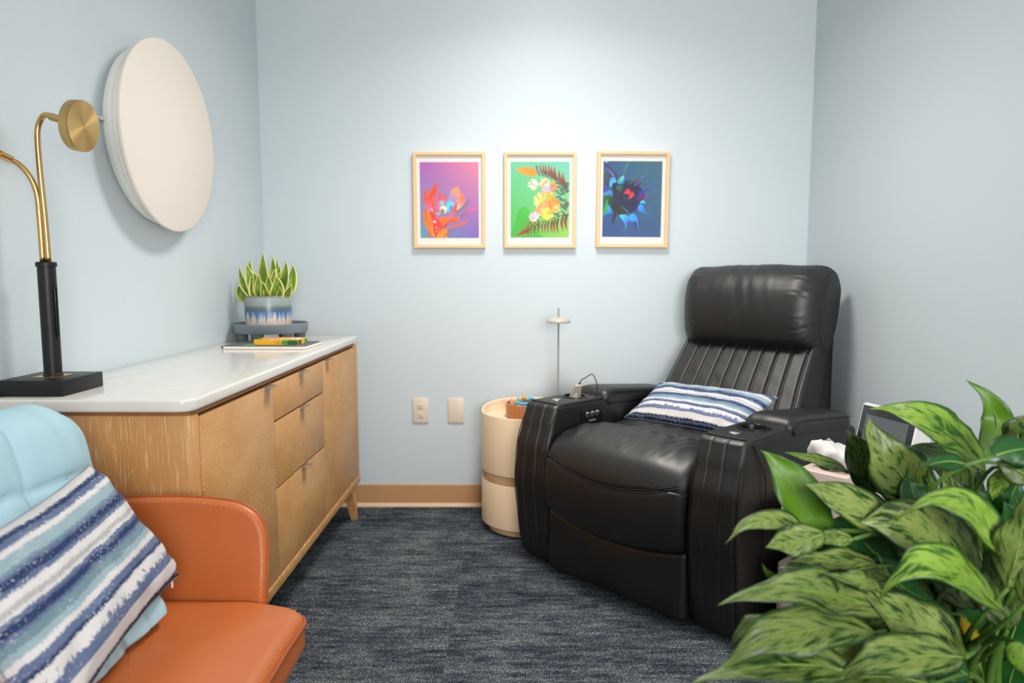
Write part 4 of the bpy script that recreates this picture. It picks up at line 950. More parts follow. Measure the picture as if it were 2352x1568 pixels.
# footrest panel
def ff(x, y, z):
    e = (x/0.296)**2
    zz = z+(0.006+0.032*e)*smooth01((z-0.12)/0.08)
    yy = y-0.018*(1-e)*(1 if y < 0 else 0)*math.sin(PI*min(1, max(0, (z-0.01)/0.22)))
    if y < 0: yy -= 0.0025*nz(x*20, 1, z*6)*2*smooth01((z-0.1)/0.1)
    return (x, yy, zz)
bm = BM(); rbox(bm, (0, 0.03, 0.113), (0.2975, 0.055, 0.098), 0.022, (40, 4, 14), 5, ff); obj('footrest_panel', bm, M['blk'], RC)
# seat front roll
sp_ = prof([(0.30, 0.42), (0.305, 0.48), (0.275, 0.522), (0.215, 0.545), (0.14, 0.555), (0.06, 0.548), (-0.005, 0.515), (-0.036, 0.46), (-0.048, 0.40), (-0.052, 0.32), (-0.043, 0.25), (-0.018, 0.215), (0.05, 0.20), (0.2, 0.22)], 8)
def fs(x, y, z):
    e = min(1, abs(x)/0.298)
    q = smooth01((0.12-y)/0.16)
    y2 = y-0.034*(1-e*e)*q
    z2 = z
    if z > 0.44: z2 -= 0.030*(e**4)
    if z < 0.30 and y < 0.1: z2 += 0.034*(e*e)*(1-smooth01((z-0.2)/0.1))
    # gathered wrinkles over the crown and the crease
    wv = (nz(x*24+y*14, y*6.0, z*3)*0.007+nz(x*52-y*20, y*9.0, 7)*0.0045)*smooth01((z-0.47)/0.06)*smooth01((y-(-0.02))/0.1)
    wv += nz(x*9, y*9, 4)*0.003*smooth01((z-0.4)/0.1)
    # seam groove
    zs = 0.405+0.058*e*e
    if y < 0.02: y2 += 0.006*math.exp(-((z-zs)/0.006)**2)
    return (x, y2, z2+wv)
bm = BM(); loft(bm, sp_, -0.2985, 0.2985, 'x', 110, 0.028, 6, fs, 0.0, 3); seat = obj('seat_cushion', bm, M['blk'], RC)
bm = BM(); pts = []
def seat_y(z): return interp(z, [(0.36, -0.050), (0.40, -0.048), (0.46, -0.036), (0.515, -0.005)])
for off in (-0.0045, 0.0045):
    pts = []
    for i in range(41):
        x = -0.29+0.58*i/40; e = abs(x)/0.298; z = 0.405+0.058*e*e+off
        pts.append((x, seat_y(z)-0.034*(1-e*e)*smooth01((0.12-seat_y(z))/0.16)-0.0005, z))
    tube(bm, pts, 0.0018, 6)
obj('piping', bm, M['blk2'], seat)
# seat rear pad
def fr2(x, y, z):
    e = min(1, abs(x)/0.295)
    w = 0.0
    if z > 0.48: w = 0.0045*nz(x*22, y*22, 1.0)+0.004*nz(x*60, y*18, 5)*(1-smooth01((y-0.29)/0.07))
    return (x, y, z-0.012*e**4*(1 if z > 0.48 else 0)+w+0.010*math.sin(PI*max(0, min(1, (y-0.27)/0.36)))*(1 if z > 0.48 else 0))
bm = BM(); rbox(bm, (0, 0.46, 0.463), (0.297, 0.185, 0.055), 0.035, (90, 40, 3), 6, fr2); obj('seat_pad', bm, M['blk'], RC)
# back cushion with channels
bp = prof([(0.60, 0.46), (0.640, 0.53), (0.690, 0.605), (0.745, 0.685), (0.800, 0.755), (0.850, 0.820), (0.90, 0.88), (0.96, 0.90), (0.985, 0.84), (0.93, 0.70), (0.85, 0.55), (0.76, 0.45), (0.66, 0.43)], 8)
GX = [-0.262+0.0582*i for i in range(10)]
def fb(x, y, z):
    # front side only: grooves
    yf = 0.60+(z-0.46)*0.70
    front_ = smooth01((yf+0.055-y)/0.04)
    wide = 1.02+0.075*(1-smooth01((z-0.50)/0.34))
    d = 0
    for gx in GX: d += 0.0125*math.exp(-((x-gx)/0.0042)**2)
    nx = -0.62; nzz = 0.78
    puff_ = 0.006*abs(math.cos((x-GX[0])/0.0582*PI/1.0))
    d = d*front_*smooth01((0.90-z)/0.02)
    wr = 0.003*nz(x*14+z*18, z*10, 2)*front_
    return (x*wide, y+d*0.80+wr, z-d*0.5)
bm = BM(); loft(bm, bp, -0.287, 0.287, 'x', 190, 0.020, 5, fb, 0.0, 3); obj('back_cushion', bm, M['blk'], RC)
# side bolster with seam and the rear shell
for s in (-1, 1):
    wp = prof([(0.70, 0.50), (0.735, 0.60), (0.79, 0.70), (0.85, 0.79), (0.895, 0.85), (0.93, 0.95), (0.96, 1.04), (1.0, 1.05), (1.015, 0.95), (0.985, 0.80), (0.955, 0.65), (0.93, 0.50), (0.85, 0.46), (0.75, 0.46)], 5)
    bm = BM(); a, b = (0.262, 0.292) if s > 0 else (-0.292, -0.262)
    loft(bm, wp, a, b, 'x', 3, 0.010, 4, lambda x, y, z: (x*(1.0+0.075*(1-smooth01((z-0.50)/0.34))), y, z)); obj('back_bolster', bm, M['blk2'], RC)
sh = prof([(0.90, 0.25), (0.93, 0.45), (0.955, 0.62), (0.985, 0.80), (1.0, 0.95), (1.005, 1.02), (1.02, 1.035), (1.04, 1.02), (1.048, 0.95), (1.04, 0.80), (1.015, 0.62), (0.995, 0.45), (0.975, 0.25)], 4)
bm = BM(); loft(bm, sh, -0.283, 0.283, 'x', 6, 0.012, 4, lambda x, y, z: (x*(1.0+0.06*(1-smooth01((z-0.50)/0.34))), y, z)); obj('back_shell', bm, M['blk2'], RC)
# head cushion
hp = prof([(0.895, 0.808), (0.835, 0.812), (0.797, 0.848), (0.783, 0.92), (0.785, 1.0), (0.805, 1.065), (0.845, 1.112), (0.905, 1.138), (0.965, 1.135), (1.015, 1.105), (1.040, 1.05), (1.030, 0.98), (0.995, 0.90), (0.945, 0.845)], 9)
def fh(x, y, z):
    e = abs(x)/0.30; c = (0.91, 0.97)
    t_ = max(0.0, (e-0.68)/0.32); s_ = 1-math.sqrt(max(0.0, 1-t_*t_))
    yb = 1.035
    y = yb-(yb-y)*(1-0.38*s_) if y < yb else y
    z = z-0.022*s_*s_*smooth01((z-1.0)/0.12)
    k = 1.0+0.02*(1-e*e)
    vy, vz = (y-c[0])*k, (z-c[1])*k
    ang = math.atan2(vz, vy)
    near = smooth01((e-0.55)/0.4)
    w = near*0.0030*(0.4+nz(ang*4, 3, x*4))*math.sin(ang*40+5*nz(ang*3, x*9, 0))*1.6*(1-smooth01((e-0.93)/0.07)*0.6)*(1 if z > 0.86 else 0.4)
    w += 0.0032*nz(x*34+z*6, z*5, y*5)*smooth01((0.62-e)/0.3)*(1 if x < 0.05 else 0.5)+0.004*nz(x*7, z*7, 3)
    L_ = math.hypot(vy, vz); 
    return (x, c[0]+vy*(1+w/L_), c[1]+vz*(1+w/L_)-0.006*e*e*(1 if z > 1.05 else 0))
bm = BM(); loft(bm, hp, -0.306, 0.306, 'x', 100, 0.016, 4, fh, -0.004, 3); hc = obj('head_cushion', bm, M['blk'], RC)
for s in (-1, 1):
    bm = BM(); tube(bm, [fh(s*0.2985, p[0], p[1]) for p in offs(hp, 0.004)], 0.0024, 6, True); obj('piping', bm, M['blk2'], hc)
bm = BM(); rbox(bm, (0, 1.035, 1.045), (0.270, 0.018, 0.030), 0.012, (6, 2, 2), 3); obj('rear_flap', bm, M['blk2'], hc)

# controller in the far cup holder with its cable
RM = RC.rotation_euler.to_matrix().to_4x4(); RM.translation = RC.location
def wl(p): return RM @ Vector(p)
rc = thing('handset', 'champagne grey wired handset standing in the far cup holder', 'controller', wl((-0.386, 0.205, 0.563)), 0.05)
def fctl(x, y, z): return (x+0.010*(z/0.11)**2+z*0.16, y-z*0.05, z)
bm = BM(); loft(bm, dens(rrect(-0.024, 0.024, -0.006, 0.006, 0.004), 0.006), 0.0, 0.106, 'z', 14, 0.003, 3, lambda x, y, z: fctl(x*(1.0-0.38*smooth01((z-0.045)/0.06)), y, z)); obj('body', bm, M['champ'], rc)
bm = BM(); loft(bm, dens(rrect(-0.0235, 0.0235, 0.0045, 0.0115, 0.003), 0.006), 0.002, 0.100, 'z', 14, 0.003, 3, lambda x, y, z: fctl(x*(1.0-0.38*smooth01((z-0.045)/0.06)), y, z)); obj('back_cover', bm, M['bplast'], rc)
bm = BM()
for (a, b) in ((0, 0.066), (-0.006, 0.058), (0.006, 0.058), (0.0, 0.054)):
    tube(bm, [fctl(a+0.0035*math.cos(2*PI*i/14), -0.0066, b+0.0035*math.sin(2*PI*i/14)) for i in range(14)], 0.0007, 5, True)
obj('emblem', bm, M['whi'], rc)
bm = BM(); tp = Vector(fctl(0.002, 0, 0.104))
tube(bm, [tp, tp+Vector((0.003, 0, 0.010))], 0.0042, 10)
iv = rc.rotation_euler.to_matrix().to_4x4(); iv.translation = rc.location; iv = iv.inverted()
endp = iv @ wl((-0.318, 0.276, 0.618))
cab = catmull([tp+Vector((0.003, 0, 0.008)), tp+Vector((0.010, 0.004, 0.020)), tp.lerp(endp, 0.35)+Vector((0, 0, 0.046+0.0)), tp.lerp(endp, 0.72)+Vector((0, 0, 0.078)), tp.lerp(endp, 0.95)+Vector((0, 0, 0.062)), endp+Vector((0.001, 0, 0.035)), endp], 8)
tube(bm, cab, 0.0020, 8); obj('cable', bm, M['cable'], rc)

# ------------------------------------------------------------------ striped cushions
def cushion(name, label, FL, FR, BL, th, seed, zipper=False, flip=False):
    """FL, FR, BL: corners (front-left, front-right, back-left) of the cushion's outline; stripes run FL-FR"""
    FL, FR, BL = Vector(FL), Vector(FR), Vector(BL)
    ex = FR-FL; a = ex.length/2; ex.normalize(); ey = BL-FL; ey = ey-ex*ey.dot(ex); b = ey.length/2; ey.normalize(); en = ex.cross(ey)
    if en.z < 0: en = -en
    C = (FR+BL)/2
    o = thing(name, label, 'cushion', C)
    bm = BM(); uvl = bm.loops.layers.uv.new('UVMap'); nu, nv = 46, 32; G = {}
    for side in (1, -1):
        for i in range(nu+1):
            for j in range(nv+1):
                u = -math.cos(PI*i/nu); v = -math.cos(PI*j/nv)
                u = 0.55*u+0.45*(2*i/nu-1); v = 0.55*v+0.45*(2*j/nv-1)
                edge = i in (0, nu) or j in (0, nv)
                if side < 0 and edge: G[(side, i, j)] = G[(1, i, j)]; continue
                x = a*u*(1-0.055*(1-v*v)); y_ = b*v*(1-0.085*(1-u*u))
                h = th*((1-u**4)*(1-v**4))**0.62*(1+0.10*nz(u*2+seed, v*2, side))
                h += 0.005*nz(u*5+seed, v*4, side*3)*(1-(max(abs(u), abs(v)))**6)*1.3
                w = 0.004*nz(u*4+seed, v*4, 9)
                # creases running from the corners
                cr = 0.0035*math.sin((u-v)*16)*(abs(u*v))**1.5
                p = ex*x+ey*y_+en*(side*(h+cr)+w)
                G[(side, i, j)] = (bm.verts.new(p), (u*0.5+0.5, (1-(v*0.5+0.5)) if not flip else v*0.5+0.5))
    for side in (1, -1):
        for i in range(nu):
            for j in range(nv):
                q = [G[(side, i, j)], G[(side, i+1, j)], G[(side, i+1, j+1)], G[(side, i, j+1)]]
                if side < 0: q = q[::-1]
                f = bm.faces.new([v[0] for v in q])
                for lpv, v in zip(f.loops, q): lpv[uvl].uv = v[1]
    obj('cover', bm, M['stripe'], o)
    bm = BM(); pts = []
    for i in range(60):
        t = i/60*4; k = int(t); f = t-k; u, v = [(-1+2*f, -1), (1, -1+2*f), (1-2*f, 1), (-1, 1-2*f)][k]
        pts.append(ex*(a*u*(1-0.055*(1-v*v))*1.003)+ey*(b*v*(1-0.085*(1-u*u))*1.003)+en*0.004*nz(u*4+seed, v*4, 9))
    tube(bm, pts, 0.0010, 6, True); obj('edge_seam', bm, plain('slate_seam', '7C8496', 0.9), o)
    return o, C, ex, ey, en, a, b
cushion('striped_cushion', 'blue and white striped lumbar cushion leaning on the black recliner seat', wl((-0.300, 0.415, 0.522)), wl((0.235, 0.400, 0.530)), wl((-0.268, 0.650, 0.640)), 0.050, 1.0)

# ------------------------------------------------------------------ orange chair
oc = thing('orange_armchair', 'tan orange leather armchair with stitched edges in front of the sideboard', 'armchair', (-0.62, 1.035, 0))
def OL(x, y, z): return (x+0.62, y-1.035, z)
YI = 1.345; YN = 0.725
# seat
bm = BM()
pl = dens(rrect(-0.800+0.62, -0.418+0.62, YN-1.035+0.003, YI-1.035, [0.05, 0.05, 0.02, 0.02], 8), 0.02)
def fst(x, y, z):
    d = x-(-0.418+0.62)
    zz = z-0.030*smooth01((d+0.14)/0.14)*0.5
    if z > 0.42: zz += 0.0020*nz(x*8, y*14, 0)+0.006*math.cos(y/0.31*PI/2)
    return (x, y, zz)
loft(bm, pl, 0.352, 0.442, 'z', 4, 0.028, 6, fst, 0.008, 8); seat2 = obj('seat_cushion', bm, M['org'], oc)
bm = BM(); tube(bm, [fst(p[0], p[1], 0.421) for p in offs(pl, -0.0005) if p[0] > -0.1], 0.0042, 8); 
obj('piping', bm, M['orgp'], seat2)
bm = BM()
pt = [Vector(fst(p[0], p[1], 0.433)) for p in offs(dens(pl, 0.006), 0.006) if p[0] > -0.08]
for i in range(0, len(pt)-1, 2):
    if (pt[i+1]-pt[i]).length < 0.03: tube(bm, [pt[i], pt[i].lerp(pt[i+1], 0.8)], 0.0008, 4)
obj('stitching', bm, M['orgs'], seat2)
bm = BM(); pl2 = dens(rrect(-0.83+0.62, -0.440+0.62, YN-1.035+0.01, YI-1.035-0.005, [0.06, 0.06, 0.02, 0.02], 8), 0.03)
loft(bm, pl2, 0.255, 0.362, 'z', 6, 0.03, 6, lambda x, y, z: (x-0.035*(1-smooth01((z-0.25)/0.11)), y*(1-0.06*(1-smooth01((z-0.25)/0.11))), z), 0.0, 3); obj('seat_shell', bm, M['org'], oc)
# arms
def arm_panel(sgn):
    out = prof([(-0.95+0.62, 0.30), (-0.95+0.62, 0.50), (-0.95+0.62, 0.618), (-0.88+0.62, 0.634), (-0.76+0.62, 0.640), (-0.66+0.62, 0.638), (-0.583+0.62, 0.625), (-0.538+0.62, 0.590), (-0.522+0.62, 0.525), (-0.518+0.62, 0.44), (-0.520+0.62, 0.36), (-0.54+0.62, 0.29), (-0.75+0.62, 0.26)], 7)
    def fn(x, y, z):
        fl = 0.046*smooth01((z-0.40)/0.24)
        inn = -0.020*smooth01((x-(-0.70+0.62))/0.18)*smooth01((0.66-z)/0.2)*0.5
        return (x+0.006*smooth01((x+0.05)/0.1), sgn*(y+fl+inn), z-0.008*smooth01((z-0.4)/0.2))
    bm = BM(); t0 = YI-1.035+0.002; loft(bm, out, t0, t0+0.034, 'y', 3, 0.011, 5, fn, 0.0, 8)
    a = obj('armrest', bm, M['org'], oc)
    bm = BM(); ed = [p for p in offs(out, -0.0006)]
    i0 = max(range(len(ed)), key=lambda i: ed[i][0])
    pts = [fn(p[0], t0+0.017, p[1]) for p in ed if p[1] > 0.33 and p[0] > -0.945+0.62]
    tube(bm, pts, 0.0030, 8); obj('piping', bm, M['orgp'], a)
    bm = BM(); q = offs(prof_dense(out), 0.0065); pts = [Vector(fn(p[0], t0+0.0005, p[1])) for p in q if p[1] > 0.38 and p[0] > -0.93+0.62]
    for i in range(0, len(pts)-1, 2):
        if (pts[i+1]-pts[i]).length < 0.03: tube(bm, [pts[i], pts[i].lerp(pts[i+1], 0.85)], 0.0007, 4)
    obj('stitching', bm, M['orgs'], a)
def prof_dense(o): return dens(o, 0.0042)
arm_panel(1); arm_panel(-1)
bkp = prof([(-0.790+0.62, 0.34), (-0.800+0.62, 0.44), (-0.832+0.62, 0.56), (-0.870+0.62, 0.68), (-0.895+0.62, 0.755), (-0.925+0.62, 0.785), (-0.96+0.62, 0.765), (-0.965+0.62, 0.68), (-0.94+0.62, 0.55), (-0.91+0.62, 0.42), (-0.88+0.62, 0.33)], 6)
bm = BM(); loft(bm, bkp, -0.305, 0.305, 'y', 10, 0.03, 6, lambda x, y, z: (x-0.0, y, z+0.05*(1-(y/0.305)**2)*smooth01((z-0.5)/0.2)), 0.0, 3); obj('backrest', bm, M['org'], oc)
for (x, y) in ((-0.50, 1.29), (-0.50, 0.78), (-0.85, 1.27), (-0.85, 0.80)):
    bm = BM(); p = OL(x, y, 0); tube(bm, [(p[0]*0.9, p[1]*0.9, 0.27), p], lambda t: 0.014-0.005*t, 12); obj('leg', bm, M['lblk'], oc, True, 60)
# quilt over its back
qt = thing('quilted_blanket', 'pale blue quilted blanket draped over the back of the orange chair', 'blanket', (-0.62, 1.035, 0))
path = catmull([(-0.672, 0.457, 0), (-0.680, 0.486, 0), (-0.712, 0.505, 0), (-0.755, 0.548, 0), (-0.790, 0.62, 0), (-0.822, 0.69, 0), (-0.846, 0.755, 0), (-0.866, 0.792, 0), (-0.905, 0.806, 0), (-0.965, 0.79, 0), (-1.0, 0.72, 0), (-1.005, 0.60, 0), (-0.995, 0.45, 0)], 12)
S = [0.0]
for a, b in zip(path, path[1:]): S.append(S[-1]+(b-a).length)
ny = 90; bm = BM(); top = []; bot = []
for i in range(len(path)):
    p = path[i]; d = (path[min(i+1, len(path)-1)]-path[max(i-1, 0)]).normalized(); nr = Vector((d.y, -d.x, 0))
    if nr.x < 0 and i < 40: nr = -nr
    nr = Vector((-d.y, d.x, 0)) if False else Vector((d.y, -d.x, 0))
    r0, r1 = [], []
    for j in range(ny+1):
        v = j/ny; y = -0.30+0.588*v
        s_ = S[i]
        qa = abs(math.sin(PI*(s_+0.055+0.012*math.sin(y*11))/0.185))**0.33; qb = abs(math.sin(PI*(y+0.095+0.02*math.sin(s_*6))/0.20))**0.33
        eh = min(1, (1-v)*ny/5)**0.5*min(1, v*ny/5)**0.5*min(1, i/5)**0.5
        pf = (0.000+0.030*qa*qb+0.005*nz(y*14, s_*10, 1)+0.0035*nz(y*34, s_*8, 2))*eh
        rise = 0.0
        if p.y > 0.6: rise = smooth01((p.y-0.6)/0.18)*(0.05*(1-max(0, (y+0.02)/0.32)**5)-0.016)
        ed = 0.014*nz(s_*12, 3, 0)*smooth01((v-0.8)/0.2)
        extra = -0.075*smooth01((v-0.45)/0.55)*smooth01((0.60-p.y)/0.12)
        r0.append(bm.verts.new((p.x+0.62+nr.x*(-pf)*-1, y+ed+extra, p.y+rise+(-nr.y)*(-pf))))
        r1.append(bm.verts.new((p.x+0.62-nr.x*0.004, y+ed+extra-(0.004 if j == ny else 0), p.y+rise-nr.y*0.004)))
    top.append(r0); bot.append(r1)
for G_ in (top, bot):
    for a, b in zip(G_, G_[1:]):
        for j in range(ny): bm.faces.new((a[j], a[j+1], b[j+1], b[j]))
for j in range(ny): bm.faces.new((top[0][j], top[0][j+1], bot[0][j+1], bot[0][j])); bm.faces.new((top[-1][j], top[-1][j+1], bot[-1][j+1], bot[-1][j]))
for i in range(len(top)-1): bm.faces.new((top[i][0], top[i+1][0], bot[i+1][0], bot[i][0])); bm.faces.new((top[i][-1], top[i+1][-1], bot[i+1][-1], bot[i][-1]))
obj('quilt_panel', bm, M['blanket'], qt)
co, C, ex, ey, en, a, b = cushion('striped_cushion', 'blue and white striped cushion leaning on the quilt of the orange chair', (-0.577, 0.800, 0.518), (-0.650, 1.270, 0.522), (-0.722, 0.778, 0.742), 0.055, 5.0)
bm = BM(); q0 = ex*(a*0.92)-ey*(b*0.93)
tube(bm, [q0, q0+Vector((0, 0, -0.006))], 0.0012, 6); rbox(bm, q0+Vector((0, 0, -0.015)), (0.0016, 0.0022, 0.009), 0.0014, (1, 1, 2), 2); obj('zip_pull', bm, M['whi'], co)

# ------------------------------------------------------------------ white two-tier table, tissue box, tablet (beside the near arm)
RZ = math.atan2(-0.734, 0.679)
wt = thing('storage_stand', 'blush white rounded two-tier storage stand squeezed between recliner arm and right wall', 'side table', wl((0.675, 0.295, 0)), RZ)
def rr(h, r): return dens(rrect(-h, h, -h, h, r, 8), 0.03)
bm = BM(); loft(bm, rr(0.170, 0.045), 0.392, 0.410, 'z', 2, 0.004, 3, rings=3); obj('lid', bm, M['pinkw'], wt, True, 45)
bm = BM(); loft(bm, rr(0.172, 0.046), 0.300, 0.390, 'z', 2, 0.003, 3, rings=2); obj('upper_tray', bm, M['pinkw'], wt, True, 45)
def shell(z0, z1, h, r, th):
    bm = BM(); o, i_ = rr(h, r), offs(rr(h, r), th); R_ = []
    for (pp_, z) in ((o, z0), (o, z1-0.003), (offs(o, 0.001), z1), (offs(o, th-0.001), z1), (i_, z1-0.003), (i_, z0+0.006)): R_.append([bm.verts.new((p[0], p[1], z)) for p in pp_])
    N = len(o)
    for a, b in zip(R_, R_[1:]):
        for k in range(N): bm.faces.new((a[k], a[(k+1) % N], b[(k+1) % N], b[k]))
    bm.faces.new(R_[0][::-1]); bm.faces.new(R_[-1])
    return bm
obj('lower_bin', shell(0.004, 0.235, 0.172, 0.046, 0.006), M['pinkw'], wt, True, 45)
for (a, b) in ((-1, -1), (1, -1), (1, 1), (-1, 1)):
    bm = BM(); lathe(bm, [(0, 0.012), (0.010, 0.012), (0.010, 0.302), (0, 0.302)], 20, (a*0.120, b*0.150 if b > 0 else b*-0.02+0.09, 0)); obj('post', bm, M['pinkw'], wt, True, 50)
tb = thing('tissue_box', 'square white tissue box cover with a tissue pulled up, on the blush white stand', 'tissue box', wl((0.632, 0.205, 0.410)), RZ)
bm = BM(); loft(bm, dens(rrect(-0.070, 0.070, -0.065, 0.065, 0.008), 0.02), 0.0, 0.132, 'z', 3, 0.004, 4, rings=3); bx_ = obj('box_cover', bm, M['pinkw'], tb, True, 45)
bm = BM(); lathe(bm, [(0, 0.1322), (0.034, 0.1322), (0.034, 0.1330), (0, 0.1330)], 32); obj('opening', bm, M['slot'], bx_)
bm = BM(); R_ = []
for i in range(9):
    t = i/8; ring_ = []
    for k in range(36):
        a = 2*PI*k/36; r = (0.016+0.042*math.sin(PI*min(1, t*0.62))**0.8)*(1+0.34*nz(math.cos(a)*2.6, math.sin(a)*2.6, t*2.5)+0.10*math.sin(7*a+5*t))
        if t > 0.75: r *= 1-0.55*((t-0.75)/0.25)**1.5
        ring_.append(bm.verts.new((r*math.cos(a)*1.15, r*math.sin(a)*0.8, 0.128+0.074*t+0.020*nz(math.cos(a)*2.2, math.sin(a)*2.2, t*3)-0.012*max(0, t-0.8)*5*math.cos(a))))
    R_.append(ring_)
for a, b in zip(R_, R_[1:]):
    for k in range(36): bm.faces.new((a[k], a[(k+1) % 36], b[(k+1) % 36], b[k]))
bm.faces.new(R_[-1]); obj('tissue', bm, M['tissue'], tb)
td = thing('tablet_display', 'white framed tablet display with dark screen standing behind the tissue box', 'tablet', wl((0.700, 0.320, 0.410)), RZ-math.radians(27))
TL = Matrix.Translation((0, 0, 0.052)) @ Matrix.Rotation(math.radians(-12), 4, 'X')
def tl(bm): return xform(bm, TL)
bm = BM(); loft(bm, [(p[0], p[1]+0.128) for p in dens(rrect(-0.103, 0.103, -0.128, 0.128, 0.012), 0.03)], 0.0, 0.016, 'y', 1, 0.003, 3, rings=2); obj('shell', tl(bm), M['tabw'], td, True, 40)
bm = BM(); box(bm, -0.098, 0.098, -0.0012, 0.001, 0.006, 0.248, 0.001); obj('bezel', tl(bm), M['tabb'], td, True, 40)
bm = BM(); box(bm, -0.078, 0.078, -0.0018, -0.001, 0.028, 0.222); obj('screen', tl(bm), M['tabs'], td, False)
bm = BM(); rbox(bm, (0.055, 0.040, 0.14), (0.045, 0.028, 0.075), 0.008, (2, 2, 2), 3); obj('rear_housing', tl(bm), M['tabw'], td)
bm = BM(); box(bm, -0.05, 0.05, -0.02, 0.075, 0, 0.008, 0.002); box(bm, -0.015, 0.015, 0.018, 0.030, 0.006, 0.09, 0.002); obj('stand', bm, M['tabw'], td, True, 40)
bm = BM(); tube(bm, catmull([(0.095, 0.05, 0.19), (0.118, 0.045, 0.175), (0.128, 0.04, 0.13), (0.132, 0.05, 0.06), (0.128, 0.07, 0.004)], 8), 0.0028, 8); obj('cable', bm, M['gcable'], td)
bm = BM(); tube(bm, catmull([(0.098, 0.045, 0.165), (0.108, 0.04, 0.145), (0.108, 0.045, 0.09), (0.100, 0.06, 0.004)], 8), 0.0022, 8); obj('cable', bm, M['cable'], td)

